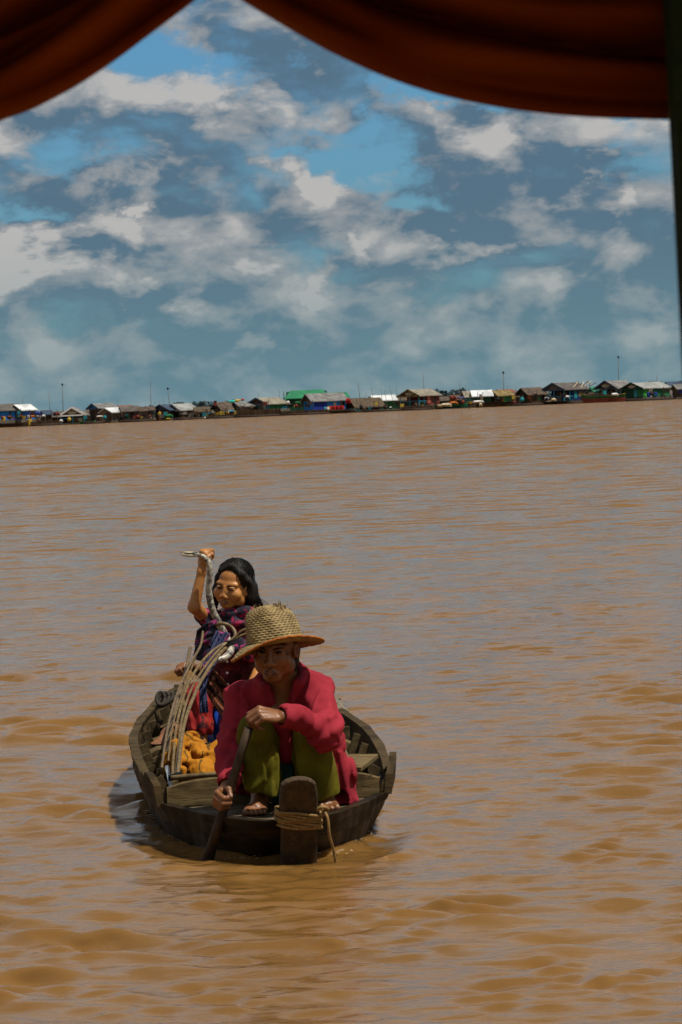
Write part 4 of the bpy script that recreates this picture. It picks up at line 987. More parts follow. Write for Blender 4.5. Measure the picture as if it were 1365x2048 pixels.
BROW = mat('brow_hair', (.012, .008, .006), None, 40, .9, spec=.05); LIP = mat("lip", (.13, .038, .022), None, 60, .5)
def face_bits(o, T, M, s, squint=.5):
    for sx in (-1, 1):
        mb = MB(); c = T(.032 * sx, .0825, .0005); Mm = Matrix([list(r) for r in M])
        prof = [(.0002, -1), (.5, -.86), (.87, -.5), (1, 0), (.87, .5), (.5, .86), (.0002, 1)]
        v = [(a * .0135 * s, b * .0055 * s * squint * 1.5) for a, b in prof]
        S = Mm @ Matrix.Diagonal((1, .55, 1)); mb.lathe(v, c, 12, S); e = mb.build('eye', EYE, o, True)
        MB().lathe([(.0003, .003 * s), (.0042 * s * (.5 + squint), .0012 * s), (.0046 * s * (.5 + squint), -.002 * s)], T(.0315 * sx, .0885, .0005), 10, Mm @ Matrix.Rotation(R(-90), 3, 'X')).build('iris', EYE, e, True)
        MB().tube([T(.0145 * sx, .0855, .0035), T(.030 * sx, .0905, .0068), T(.048 * sx, .078, .0035)], [.0012 * s, .0019 * s, .0012 * s], 5).build('eyelash', BROW, e, True)
        MB().tube([T(.0125 * sx, .0945, .0135), T(.029 * sx, .0925, .0195), T(.052 * sx, .0755, .0185)], [.0024 * s, .0040 * s, .0014 * s], 6, .5).build('eyebrow', BROW, o, True)
        MB().tube([T(.0065 * sx, .1005, -.0468), T(.0115 * sx, .0965, -.0475)], [.0026 * s, .0024 * s], 6).build('nostril', BROW, o, True)
def hand(f, W, Yd, Zd, curls, s=1., flip=1, thumb=((.030, .035, -.012), (.040, .062, -.020), (.034, .085, -.030)), k=.004, spread=1.):
    """W wrist, Yd along the palm, Zd out of the back of the hand; flip=-1 puts the thumb on the other side"""
    X, Y, Z = basis(Yd, Zd); X = X * flip; W = Vector(W)
    T = lambda x, y, z: W + (X * x + Y * y + Z * z) * s
    f.ell(T(.000, .048, -.002), np.array((.036, .050, .0145)) * s, np.array(Matrix((X, Y, Z)).transposed()), .008)
    kn = ((.0285, .086, (.043, .026, .021), .0098), (.0095, .091, (.047, .029, .022), .0100), (-.0095, .087, (.043, .027, .021), .0095), (-.0265, .078, (.034, .021, .019), .0085))
    tips = []
    for (x, y, ph, r_), cu in zip(kn, curls):
        x0 = x * spread
        p = T(x0, y, 0); f.cap(T(x0 * .6, .02, .0), p, .011 * s, (r_ + .0025) * s, .006)
        a = 0; q = p; pts = [p]
        for L_, c in zip(ph, cu):
            a += R(c); q = q + (Y * math.cos(a) - Z * math.sin(a)) * L_ * s; pts.append(q)
        f.chain(pts, [(r_ + .0015) * s, (r_ + .0004) * s, (r_ - .0006) * s, (r_ - .0016) * s], k)
        tips.append((pts[-1], pts[-2]))
    tp = [T(*t) for t in thumb]
    f.chain([T(.018, .012, -.004)] + tp, [.015 * s, .0135 * s, .0115 * s, .0095 * s], .006)
    return tp, tips
def foot(f, A, D, s=1., side=1):
    """A ankle joint, D the way the toes point (level); sole sits .062*s under A"""
    D = Vector((D[0], D[1], 0)).normalized(); X = Vector((D.y, -D.x, 0)); A = Vector(A); Zv = Vector((0, 0, 1))
    T = lambda x, y, z: A + (X * x + D * y + Zv * (z - .062)) * s
    f.cap(T(0, -.035, .028), T(0, .05, .030), .027 * s, .028 * s, .02); f.cap(T(0, .02, .05), T(0, .10, .024), .028 * s, .020 * s, .02)
    f.cap(T(.022, .08, .018), T(.028, .125, .015), .020 * s, .017 * s, .015); f.cap(T(-.022, .07, .017), T(-.028, .108, .014), .018 * s, .015 * s, .015)
    toes = []
    for i, (x, y, r_) in enumerate(((.030, .168, .0125), (.009, .166, .0098), (-.009, .158, .0092), (-.025, .147, .0087), (-.038, .133, .008))):
        xx = x * side
        f.cap(T(xx * .85, .105, .016), T(xx, y, r_ * .9), (r_ + .002) * s, r_ * s, .004); toes.append(T(xx, y, r_))
    return toes
NAIL = mat('nail', (.42, .25, .17), None, 30, .35)
def nail(p, n, u, r_, parent):
    """small plate lying on a finger or toe tip"""
    n = Vector(n).normalized(); u = Vector(u); u = (u - n * u.dot(n)).normalized(); x = u.cross(n)
    M = Matrix((x, u, n)).transposed()
    MB().lathe([(r_, -.0015), (r_ * .95, .0005), (r_ * .6, .0014), (.0003, .0018)], p, 10, M @ Matrix.Diagonal((.8, 1.1, 1))).build('nail', NAIL, parent, True)

# ---- the woman
HC = P(551, 1296, 12.95); HM = rotm(-12, 8, 3)
neck = P(565, 1366, 13.08)
shR = P(484, 1394, 13.12); shL = P(633, 1378, 13.08)
elL = P(652, 1462, 12.90); wrL = P(566, 1433, 12.80)
elR = P(464, 1494, 13.02); wrR = P(457, 1574, 12.86)
hipc = P(578, 1532, 13.36); chest = P(565, 1432, 13.18)
knR = P(513, 1462, 12.97); anR = P(521, 1590, 13.08); knL = P(622, 1470, 12.98); anL = P(650, 1581, 13.12)
anR.z = .152 + .062; anL.z = .152 + .062
PAD_T = P(497, 1461, 12.79); PAD_H = P(454, 1598, 12.838); PAD_B = P(417, 1716, 12.88)
lo = (min(shR.x, elR.x) - .16, 12.55, .13); hi = (shL.x + .22, 13.65, .92)
def woman():
    f = Field(lo, hi, .0042)
    T = head(f, HC, HM, 1.02, 0, 1.)
    f.cap(T(0, -.022, -.06), neck, .054, .060, .02)
    f.cap(neck, chest, .07, .10, .04); f.chain([shR, chest, shL], [.05, .10, .05], .03)
    f.cap(neck + Vector((0, .01, -.01)), P(563, 1425, 13.075), .052, .055, .03)
    f.cap(chest, hipc, .10, .11, .04)
    # arms
    f.chain([shL, elL, wrL], [.043, .036, .0255], .012); f.chain([shR, elR, wrR], [.043, .036, .0255], .012)
    # left hand lies over the top of the paddle, knuckles up and to the camera
    fc = [(48, 70, 45), (50, 72, 45), (54, 72, 45), (58, 72, 45)]
    dW = (P(500, 1432, 12.76) - wrL)
    thL, tiL = hand(f, wrL, dW.normalized() + Vector((0, 0, .10)), (-.30, -.62, .72), fc, 1.0, 1, thumb=((.034, .040, -.020), (.034, .078, -.028), (.028, .104, -.026)))
    # right hand closed round the shaft
    sh = (PAD_T - PAD_B).normalized()
    Yd = Vector((-.34, -.90, -.25)); Xt = sh
    Zb = Vector(Yd).cross(Xt); Zb = Zb if Zb.x < 0 else -Zb
    X_, Y_, Z_ = basis(Yd, Zb); flip = 1 if X_.dot(Xt) > 0 else -1
    W2 = PAD_H - Y_ * .060 * .98 + Z_ * .034 - Xt * .004
    f.chain([wrR, W2], [.0255, .027], .012)
    fr = [(58, 82, 60), (60, 84, 60), (62, 84, 60), (66, 84, 60)]
    thR, tiR = hand(f, W2, Y_, Z_, fr, .98, flip, thumb=((.036, .034, -.018), (.050, .066, -.034), (.038, .086, -.052)))
    # legs
    f.chain([hipc + Vector((-.07, 0, 0)), knR, anR], [.07, .05, .034], .015); f.chain([hipc + Vector((.07, 0, 0)), knL, anL], [.07, .05, .034], .015)
    toR = foot(f, anR, (-.15, -1), .98, 1); toL = foot(f, anL, (.10, -1), .98, -1)
    o = f.build('person', SKIN)
    tag(o, 'woman squatting at the bow in a straw hat, crimson shirt and olive trousers, paddling', 'person')
    face_bits(o, T, HM, 1.02, .40)
    for z_, r_ in ((-.0670, .0036), (-.0805, .0046)):
        MB().tube([T(-.0245, .0800, -.0785), T(-.009, .0905, z_), T(.009, .0905, z_), T(.0245, .0800, -.0785)], [.0012, r_, r_, .0012], 8, .7).build('lip', LIP, o, True)
    nail(thL[-1] + Vector((-.003, -.0085, .002)), (-.2, -1, .3), thL[-1] - thL[-2], .0075, o)
    nail(thR[-1] + Vector((.003, -.0085, .001)), (.25, -1, .2), thR[-1] - thR[-2], .0075, o)
    for tl, r_ in ((toR, 1), (toL, 1)):
        for i, p in enumerate(tl): nail(p + Vector((0, -.003, .0085 if i == 0 else .0065)), (0, -.45, .9), (0, -1, -.3), .007 if i == 0 else .0048, o)
    # ---- hair under the hat
    g = Field(lo, hi, .005)
    g.ell(T(0, -.022, .036), np.array((.079, .088, .082)), HM, .01)
    g.cap(T(.05, -.065, -.02), T(.045, -.07, -.085), .03, .022, .02); g.cap(T(-.05, -.06, -.02), T(-.045, -.07, -.08), .03, .02, .02)
    for sx in (-1, 1): g.ell(T(.085 * sx, .03, -.02), np.array((.03, .040, .055)), HM, .008, True)
    g.half(T(0, .052, .03), HM @ np.array((0, 1, -.55)), .01)
    g.build('hair', HAIR, o)
    mb = MB()
    for a_, b_, c_ in (((.078, .0, -.02), (.082, .006, -.06), (.078, .0, -.10)), ((.079, -.02, -.03), (.088, -.02, -.08), (.084, -.015, -.115)), ((-.077, .004, -.02), (-.079, .01, -.05), (-.074, .012, -.075))):
        mb.tube(spline([T(*a_), T(*b_), T(*c_)], 4), .0016, 4)
    mb.build('hair_strand', HAIR, o)
    # ---- shirt
    q = Field(lo, hi, .005)
    q.chain([shR + Vector((.012, 0, -.004)), neck + Vector((0, .025, -.014)), shL + Vector((-.012, 0, -.004))], [.052, .060, .054], .05)
    q.cap(neck + Vector((0, .02, -.03)), P(566, 1440, 13.19), .085, .135, .05)
    q.ell(P(565, 1448, 13.19), (.172, .125, .13), None, .05)
    q.cap(P(568, 1470, 13.22), P(580, 1545, 13.36), .135, .14, .05)
    q.chain([shL, elL, P(586, 1432, 12.815)], [.060, .057, .041], .025)
    q.cap(P(600, 1433, 12.83), P(577, 1431, 12.812), .042, .043, .006)                       # turned-back cuff
    q.chain([shR, elR, P(456, 1562, 12.89)], [.059, .053, .040], .025)
    # shirt tails hanging to the deck on the right, and between the knees
    q.chain([P(652, 1470, 13.16), P(676, 1545, 13.18), P(687, 1598, 13.16)], [.062, .055, .043], .03)
    q.chain([P(672, 1520, 13.24), P(690, 1596, 13.24)], [.05, .040], .03)
    q.cap(P(566, 1450, 13.08), P(571, 1496, 13.10), .055, .03, .04)
    q.cap(P(470, 1500, 13.2), P(486, 1560, 13.3), .06, .06, .04)
    # creases
    def cr(p):
        d = .0055 * wav(p, (2.2, 2.2, 3.5), 21) + .0042 * wav(p, (5, 4, 4), 4) + .0016 * wav(p, (9, 7, 7), 9)
        rg = lambda f_, s_: np.clip(1 - np.abs(wav(p, f_, s_, 3)) * 1.7, 0, 1)
        d = d + .0095 * rg((1.6, 1.5, 2.6), 51) ** 2 - .0095 * rg((2.6, 2.2, 2.0), 52) ** 3 + .006 * rg((5, 4.4, 3.6), 53) ** 2
        e1 = np.array(elL); w_ = np.exp(-((p - e1) ** 2).sum(1) / .13 ** 2)
        ax = np.array((wrL - elL).normalized()); d = d + w_ * .0065 * np.sin((p @ (ax * .75 + np.array((0, 0, .6)))) * 105 + 1.5 * np.sin(p @ np.array((20., 30, 10))))
        e2 = np.array(elR); w2 = np.exp(-((p - e2) ** 2).sum(1) / .10 ** 2)
        d = d + w2 * .006 * np.sin(p @ np.array((60., 0, 130)) + 1.3 * np.sin(p @ np.array((40., 20, 5))))
        d = d + .006 * np.exp(-((p[:, 0] - P(690, 1560, 13.2).x) ** 2) / .06 ** 2) * np.sin(p[:, 0] * 150 + p[:, 2] * 22) * (p[:, 2] < .36)
        return d
    q.ripple(cr)
    # open neck: a narrow V down to the chest
    vt = P(564, 1362, 13.00); vb = P(563, 1424, 13.035)
    q.chain([vt + Vector((0, .02, .02)), vt.lerp(vb, .5) + Vector((0, .008, 0)), vb], [.042, .026, .008], .006, True)
    q.cap(neck + Vector((0, 0, .008)), neck + Vector((0, -.03, .09)), .060, .066, .008, True)
    # collar flaps
    for sx, c_, d_ in ((1, P(597, 1366, 12.985), P(586, 1402, 12.995)), (-1, P(532, 1376, 12.995), P(543, 1408, 13.0))):
        q.cap(c_, d_, .020, .009, .006)
    q.cap(P(608, 1342, 13.06), P(600, 1366, 12.99), .018, .020, .008); q.cap(P(517, 1360, 13.06), P(531, 1376, 13.0), .016, .018, .008)
    # placket
    q.cap(P(561, 1424, 13.035), P(566, 1470, 13.04), .008, .008, .012)
    # hollow under the hanging tails and at the cuffs
    q.cap(P(682, 1604, 13.10), P(676, 1580, 13.16), .036, .024, .004, True)
    q.cap(wrR, P(456, 1560, 12.89), .034, .032, .003, True); q.cap(wrL, P(578, 1431.5, 12.81), .034, .034, .003, True)
    q.half((0, 0, .158), (0, 0, -1), .003)
    q.build('shirt', SHIRT, o)
    # ---- trousers, wide in the leg
    t_ = Field(lo, hi, .005)
    legs = []
    for hp, kn, an, hem, r1, sx in ((hipc + Vector((-.085, 0, 0)), knR, anR, P(521, 1577, 13.03), .070, -1), (hipc + Vector((.085, 0, 0)), knL, anL, P(645, 1588, 13.06), .064, 1)):
        g_ = Field(lo, hi, .005); lowr = hem + (hem - kn) * .25
        g_.cap(hp, kn, .10, .062, .03); g_.chain([kn, kn.lerp(hem, .5), lowr], [.062, .064, r1 * 1.05], .02)
        g_.cap(kn.lerp(hem, .3) + Vector((-.012 * sx, .05, 0)), lowr + Vector((-.01 * sx, .04, 0)), .055, .060, .03)
        if sx < 0: g_.cap(kn.lerp(hem, .2) + Vector((.010, -.01, 0)), lowr + Vector((.030, -.02, 0)), .030, .034, .03)
        else: g_.cap(kn + Vector((.03, .02, -.03)), lowr + Vector((.045, .02, 0)), .030, .022, .02)
        legs.append((g_, kn, an, hem, r1, sx))
    t_.ell(hipc, (.16, .12, .12), None, .05)
    kr = np.array(knR); kl = np.array(knL)
    def tr(p):
        rg = lambda f_, s_: np.clip(1 - np.abs(wav(p, f_, s_, 3)) * 1.7, 0, 1)
        d = .003 * wav(p, (5, 5, 4), 31) + .011 * rg((3.2, 3, .9), 61) ** 2 - .009 * rg((4, 4, 1.5), 62) ** 3
        for kk, ph in ((kr, 0.), (kl, 1.3)):
            a = np.arctan2(p[:, 0] - kk[0], -(p[:, 1] - kk[1] - .10)); w_ = np.exp(-((p[:, 0] - kk[0]) / .11) ** 2) * np.clip((kk[2] + .02 - p[:, 2]) / .12, 0, 1)
            d = d + w_ * .0105 * np.sin(a * 6.5 + ph + 8 * (p[:, 2] - kk[2]) + 2. * np.sin(p[:, 2] * 14))
        return d
    t_.ripple(tr)
    for g_, kn, an, hem, r1, sx in legs:
        g_.ripple(tr); g_.half(hem, (.25 * sx if sx < 0 else .1, .25, -1), .004)
        g_.cap(hem + Vector((0, .01, -.05)), hem + Vector((0, .01, .035)), r1 * .86, r1 * .80, .004, True)
        t_.d = np.minimum(t_.d, g_.d)
    t_.half((0, 0, .158), (0, 0, -1), .003)
    t_.build('trousers', TROUS, o)
    # underskirt showing between the knees
    u = Field(lo, hi, .006); u.cap(P(570, 1480, 13.16), P(572, 1590, 13.16), .05, .055, .02); u.ripple(lambda p: .005 * np.sin(p[:, 0] * 160)); u.half((0, 0, .158), (0, 0, -1))
    u.build('underskirt', mat('underskirt', (.01, .07, .06), (.006, .04, .035), 10, .8), o)
    return o, T
def cloth(name, c1, c2, weave=700, spec=.15, patch=7):
    m = bpy.data.materials.new(name); m.use_nodes = True; N = NT(m.node_tree); b = m.node_tree.nodes['Principled BSDF']
    tc = N.n('ShaderNodeTexCoord'); p = tc.outputs['Object']
    c = N.mix(N.ramp(N.noise(p, patch, 5, .6), .3, .7), c1, c2); c = N.mix(N.m('MULTIPLY', N.noise(p, 160, 2, .5), .35), c, tuple(x * .5 for x in c1)); c = N.mix(N.m('MULTIPLY', N.ramp(N.noise(p, 5, 5, .65), .52, .72), .5), c, tuple(x * .35 for x in c2))
    N.put(b.inputs['Base Color'], c); N.put(b.inputs['Roughness'], .85); N.put(b.inputs['Specular IOR Level'], spec)
    bn = N.n('ShaderNodeBump'); N.put(bn.inputs['Strength'], .35); N.put(bn.inputs['Distance'], .003); N.put(bn.inputs['Height'], N.noise(p, 55, 5, .65)); N.put(b.inputs['Normal'], bn.outputs[0])
    return m
SHIRT = cloth('crimson_cotton', (.34, .026, .042), (.24, .015, .026)); TROUS = cloth('olive_cotton', (.150, .132, .008), (.075, .066, .004))
wom, WT_ = woman()

# ---- the straw hat
STRAW = mat('straw', (.31, .22, .085), (.13, .09, .034), 38, .7, .5, 220, contrast=(.25, .75), bdist=.002)
STRAWD = mat('straw_dark', (.27, .185, .07), (.20, .13, .045), 45, .75, .5, 220, bdist=.002)
def hat():
    h = empty('hat', P(555, 1280, 12.97)); h.parent = wom; h.matrix_parent_inverse = wom.matrix_world.inverted()
    C = P(549, 1286, 12.942)
    X = Vector((1, 0, .0)); M = Matrix.Rotation(R(-5), 3, 'Y') @ Matrix.Rotation(R(-5), 3, 'X')
    W_ = lambda x, y, z: C + M @ Vector((x, y, z))
    n = 60
    prof = [(.104, .0), (.103, .018), (.101, .036), (.098, .054), (.094, .072), (.090, .088), (.085, .102), (.078, .115), (.066, .126), (.048, .134), (.026, .138), (.001, .139)]
    fine = [(p.x, p.y) for p in spline([Vector((a, b, 0)) for a, b in prof], 4)]
    v = []; f = []
    for i, (r_, z_) in enumerate(fine):
        for k in range(n * 2):
            a = 2 * math.pi * k / (n * 2)
            row = i // 2; wv = 1 if ((k // 2) + row) % 2 else -1
            d = (.0007 * wv * (.5 + abs(math.sin(k * 3.7 + row * 5.1))) + .0011 * math.cos(i * math.pi)) * min(1, r_ / .05) + .004 * math.sin(a * 2 + .7) * (z_ / .13) + .003 * math.sin(a * 5 + z_ * 30)
            lean = -.010 * (z_ / .13) ** 2
            v.append(W_((r_ + d) * math.cos(a) + lean, (r_ + d) * 1.04 * math.sin(a), z_ + .004 * math.sin(a * 3) * (z_ > .1)))
    m_ = n * 2
    for i in range(len(fine) - 1):
        for k in range(m_): f.append((i * m_ + k, i * m_ + (k + 1) % m_, (i + 1) * m_ + (k + 1) % m_, (i + 1) * m_ + k))
    make('crown', v, f, STRAW, h, False)
    # brim
    def brim(q, a, up):
        rr = .103 + q * (.070 + .004 * math.sin(a * 3 + 1) + .006 * math.cos(a - .3))
        ca, sa = math.cos(a), math.sin(a)
        droop = -.012 * q - .010 * q * q
        z_ = droop + q * q * (-.024 * max(0, -ca) ** 2 - .006 * max(0, ca) ** 2 + .036 * max(0, math.cos(a + .95)) ** 2 + .004 * math.sin(a * 3 + .4))
        return W_(rr * ca, rr * sa * 1.03, z_ + up)
    for nm, up, m, sg in (('brim', .0, STRAW, 1),):
        v = []; f = []; rows = 13
        for side_ in (.0035, -.0035):
            for i in range(rows):
                for k in range(m_):
                    wv = .0011 * (1 if ((k // 3) + i) % 2 else -1)
                    v.append(brim(i / (rows - 1), 2 * math.pi * k / m_, side_ + wv))
        N_ = rows * m_
        for i in range(rows - 1):
            for k in range(m_):
                a0, a1, b1, b0 = i * m_ + k, i * m_ + (k + 1) % m_, (i + 1) * m_ + (k + 1) % m_, (i + 1) * m_ + k
                f.append((a0, b0, b1, a1)); f.append((N_ + a0, N_ + a1, N_ + b1, N_ + b0))
        for k in range(m_):
            a0, a1 = (rows - 1) * m_ + k, (rows - 1) * m_ + (k + 1) % m_
            f.append((a0, N_ + a0, N_ + a1, a1))
        make(nm, v, f, m, h, False)
    TRIM = mat('hat_trim', (.38, .125, .010), (.24, .07, .006), 60, .85, .5, 250, bdist=.002)
    pts = [brim(1.0, 2 * math.pi * k / 72, .001 + .0012 * math.sin(k * 2.3)) for k in range(73)]
    MB().tube(pts, .0048, 7).build('trim', TRIM, h, True)
    # frayed top
    mb = MB(); g = random.Random(4)
    for k in range(90):
        a = g.uniform(0, 6.28); r_ = g.uniform(.03, .082); z_ = float(np.interp(r_, [.001, .026, .048, .066, .078, .085], [.139, .138, .134, .126, .115, .102]))
        p = W_(r_ * math.cos(a) - .01, r_ * math.sin(a), z_ - .003); L_ = g.uniform(.006, .020) * (1.9 if k % 14 == 0 else 1)
        q = p + Vector((g.gauss(0, .6), g.gauss(0, .6), 1)).normalized() * L_; mb.bar(p, q, .003, .0012)
    mb.build('frayed_straw', STRAW, h)
hat()

# ---- the paddle
PADW = wood('paddle_wood', (.030, .016, .007), (.060, .034, .016), .65, 10, (2, 2, .3), .5)
pad = empty('paddle', PAD_B); tag(pad, 'dark wooden paddle held in both hands of the woman', 'paddle')
pd = (PAD_B - PAD_T).normalized()
MB().tube([PAD_T - pd * .01, PAD_T + pd * .1, PAD_H, PAD_H + pd * .10, PAD_H.lerp(PAD_B, .75)], [.0165, .0165, .0175, .019, .021], 12).build('shaft', PADW, pad, True)
MB().tube([PAD_H + pd * .08, PAD_H + pd * .14, PAD_B, PAD_B + pd * .18, PAD_B + pd * .30], [.018, .022, .029, .045, .035], 14, .5).build('blade', PADW, pad, True)
# ------------------------------------------------------------------ the girl with the snake
SKING = mat('skin_girl', (.46, .205, .058), (.34, .14, .040), 14, .42, .2, 160, spec=.4, bdist=.002)
def prints(name, base, c2, c3, scale=26):
    """printed cotton: dark ground with blotchy petals"""
    m = bpy.data.materials.new(name); m.use_nodes = True; N = NT(m.node_tree); b = m.node_tree.nodes['Principled BSDF']
    tc = N.n('ShaderNodeTexCoord'); p = tc.outputs['Object']
    a = N.noise(p, scale, 3, .6, .8); d = N.noise(N.v('ADD', p, (3., 1., 7.)), scale * .62, 3, .6, 1.0)
    c = N.mix(N.ramp(a, .52, .58), base, c2); c = N.mix(N.ramp(d, .57, .62), c, c3)
    N.put(b.inputs['Base Color'], c); N.put(b.inputs['Roughness'], .75); N.put(b.inputs['Specular IOR Level'], .25)
    bn = N.n('ShaderNodeBump'); N.put(bn.inputs['Strength'], .4); N.put(bn.inputs['Distance'], .004); N.put(bn.inputs['Height'], N.noise(p, 60, 5, .6)); N.put(b.inputs['Normal'], bn.outputs[0])
    return m
FLORAL = prints('floral_navy', (.014, .012, .026), (.30, .012, .06), (.50, .05, .20))
REDFLO = prints('floral_red', (.25, .009, .009), (.33, .025, .014), (.04, .006, .010), 34)
MAROON = prints('plaid_maroon', (.085, .012, .014), (.045, .010, .012), (.14, .03, .025), 20)
gHC = P(466, 1173, 15.58); gHM = rotm(-26, 4, 9)
def girl():
    neckg = P(474, 1228, 15.66); sR = P(424, 1246, 15.66); sL = P(513, 1252, 15.68)
    eR = P(389, 1214, 15.47); wR = P(404, 1143, 15.46); eL = P(527, 1325, 15.6); wL = P(500, 1378, 15.42)
    hip = P(460, 1392, 15.78); kR = P(402, 1394, 15.42); aR = P(395, 1470, 15.36); aR.z = .115
    kL = P(472, 1408, 15.40); aL = P(470, 1480, 15.38); aL.z = .115
    lo = (min(eR.x, aR.x) - .14, 15.12, .04); hi = (eL.x + .14, 15.98, 1.05)
    f = Field(lo, hi, .0046)
    T = head(f, gHC, gHM, .90, 1., .2)
    f.cap(T(0, -.018, -.06), neckg, .038, .040, .02)
    f.chain([sR, neckg + Vector((0, .02, -.03)), sL], [.036, .055, .036], .03); f.cap(neckg, hip, .065, .085, .04)
    f.chain([sR, eR, wR, P(405, 1128, 15.46)], [.033, .0275, .0195, .018], .014); f.chain([sL, eL, wL], [.034, .029, .021], .012)
    sn = (P(403, 1111, 15.44) - P(419, 1140, 15.44)).normalized()     # the snake runs up through the fist
    Yd = Vector((.30, -.72, .62)); X_, Y_, Z_ = basis(Yd, Vector((-.75, -.55, .25)))
    flip = 1 if X_.z > 0 else -1
    hand(f, P(404, 1134, 15.47), Vector((.25, -.45, .85)), Vector((-.70, -.66, -.15)), [(52, 78, 50), (54, 80, 50), (58, 82, 50), (62, 82, 50)], .80, flip, thumb=((.034, .04, -.012), (.040, .068, -.030), (.020, .082, -.048)))
    hand(f, wL, (-.3, -.4, -.8), (0, -1, .2), [(20, 20, 10)] * 4, .76, 1)
    f.chain([hip + Vector((-.05, 0, 0)), kR, aR], [.062, .046, .033], .015); f.chain([hip + Vector((.05, 0, 0)), kL, aL], [.062, .046, .033], .015)
    f.cap(kR.lerp(aR, .25) + Vector((0, .02, 0)), kR.lerp(aR, .55) + Vector((0, .012, 0)), .036, .032, .02)
    foot(f, aR, (-.1, -1), .72, 1); foot(f, aL, (.1, -1), .72, -1)
    o = f.build('person', SKING); tag(o, 'girl with wet black hair holding up a snake behind the woman', 'person')
    face_bits(o, T, gHM, .90, .80)
    s = .90
    # teeth and lips of the grimace
    MB().tube([T(-.015, .0855, -.0675), T(0, .0915, -.0670), T(.015, .0855, -.0675)], [.0015, .0026, .0015], 6, .7).build('teeth', mat('teeth', (.42, .36, .28), None, 9, .5), o, True)
    for z_, r_ in ((-.0605, .0032), (-.0738, .0042)):
        MB().tube([T(-.0245, .0800, -.0665), T(-.009, .0905, z_), T(.009, .0905, z_), T(.0245, .0800, -.0665)], [.0012, r_, r_, .0012], 8, .7).build('lip', LIP, o, True)
    # hair
    h = Field(lo, hi, .0046)
    h.ell(T(0, -.022, .046), np.array((.080, .095, .087)) * s, gHM, .01)
    fall = lambda pts, rad: h.chain([T(*p) for p in pts], [r_ * s for r_ in rad], .02)
    fall([(.062, -.02, .02), (.084, -.035, -.05), (.092, -.055, -.10), (.104, -.06, -.125)], [.036, .026, .016, .004])
    fall([(.070, -.06, .0), (.082, -.075, -.07), (.085, -.08, -.13)], [.034, .028, .008])
    fall([(-.064, -.018, .02), (-.086, -.01, -.04), (-.090, -.005, -.085), (-.080, .0, -.118)], [.030, .022, .014, .005])
    fall([(0, -.06, .0), (0, -.085, -.08), (0, -.09, -.14)], [.055, .048, .015])
    fall([(.02, .045, .112), (.060, .036, .075), (.078, .006, .03), (.084, -.03, -.01)], [.012, .013, .016, .02])
    fall([(.0, .048, .110), (-.045, .040, .082), (-.072, .022, .035), (-.082, .008, -.02), (-.086, .010, -.065)], [.011, .011, .013, .014, .008])
    h.ell(T(.004, .082, .034), np.array((.064, .058, .056)) * s, gHM, .012, True)            # the face stays clear
    h.ell(T(-.004, .085, -.03), np.array((.072, .060, .085)) * s, gHM, .01, True)
    h.ell(T(.088, .034, -.012), np.array((.022, .040, .050)) * s, gHM, .01, True)            # the ear shows
    def hr(p):
        q = (p - np.array(T(0, 0, .05))); a = np.arctan2(q[:, 0], q[:, 1] + .02)
        return .0022 * np.sin(a * 26 + 40 * q[:, 2] * .2 + 1.5 * np.sin(q[:, 2] * 30)) + .0012 * np.sin(a * 61)
    h.ripple(hr); h.build('hair', HAIR, o)
    mb = MB(); g = random.Random(2)
    for k in range(90):
        z0 = g.uniform(-.10, -.03); b0 = T(.098 + g.uniform(-.02, .01), -.04, z0)
        L_ = g.uniform(.03, .11); sw = g.uniform(.2, 1.0)
        mb.tube(spline([b0, b0 + Vector((L_ * .45 * sw, 0, -L_ * .25)), b0 + Vector((L_ * .8 * sw, .01, -L_ * .75)), b0 + Vector((L_ * (.7 + .25 * g.random()) * sw, .01, -L_ * 1.25))], 4), [.0018] * 12 + [.0006], 4)
    for k in range(9):
        b0 = T(-.085, .0, -.06 - .006 * k); mb.tube(spline([b0, b0 + Vector((-.004 - .001 * k, 0, -.03)), b0 + Vector((.004 * g.random(), 0, -.055 - .004 * k))], 4), .0016, 4)
    for k in range(230):                                            # locks lying over the mass
        az = g.uniform(.25, 2 * math.pi - .25) ; ca, sa = math.sin(az), math.cos(az)     # az = 0 is the face
        r_ = 1.015 + g.uniform(-.01, .035); end = g.uniform(-.15, -.07); pts = []
        for i in range(7):
            q = i / 6; th = q * 1.75; x = ca * math.sin(min(th, 1.5708)); y = sa * math.sin(min(th, 1.5708)); z = math.cos(min(th, 1.5708))
            drop = max(0, th - 1.2) / .55
            y2 = y * .098 - .022
            if sa > .25: y2 = min(y2, .055)
            pts.append(T(x * .084 * r_ * (1 + .20 * drop) + .004 * g.gauss(0, 1), y2 * r_, .046 + z * .090 * r_ + drop * (end - .02)))
        if sa > .1: pts = pts[:5]
        mb.tube(spline(pts, 3), [.0016] * (3 * len(pts) - 3) + [.0005], 4)
    for k in range(22):
        a = g.uniform(-1.1, 1.1); b0 = T(.072 * math.sin(a), g.uniform(-.03, .03), .045 + .090 * math.cos(a)); dx = g.gauss(0, .012); mb.tube([b0, b0 + Vector((dx * .4, 0, .004)), b0 + Vector((dx, 0, .004 + abs(g.gauss(0, .005))))], .0006, 4)
    mb.build('hair_strand', HAIR, o)
    # clothes: floral top with a bundled yoke, maroon shirt below, red floral trousers
    q = Field(lo, hi, .005)
    q.chain([sR, neckg + Vector((0, .03, -.035)), sL], [.045, .06, .046], .04); q.ell(P(466, 1275, 15.66), (.112, .085, .12), None, .04)
    q.cap(sR, sR.lerp(eR, .42), .047, .044, .02); q.cap(sL, sL.lerp(eL, .45), .048, .046, .02)
    q.chain([P(430, 1250, 15.55), P(462, 1228, 15.545), P(492, 1226, 15.55), P(516, 1240, 15.58)], [.022, .026, .030, .024], .02)
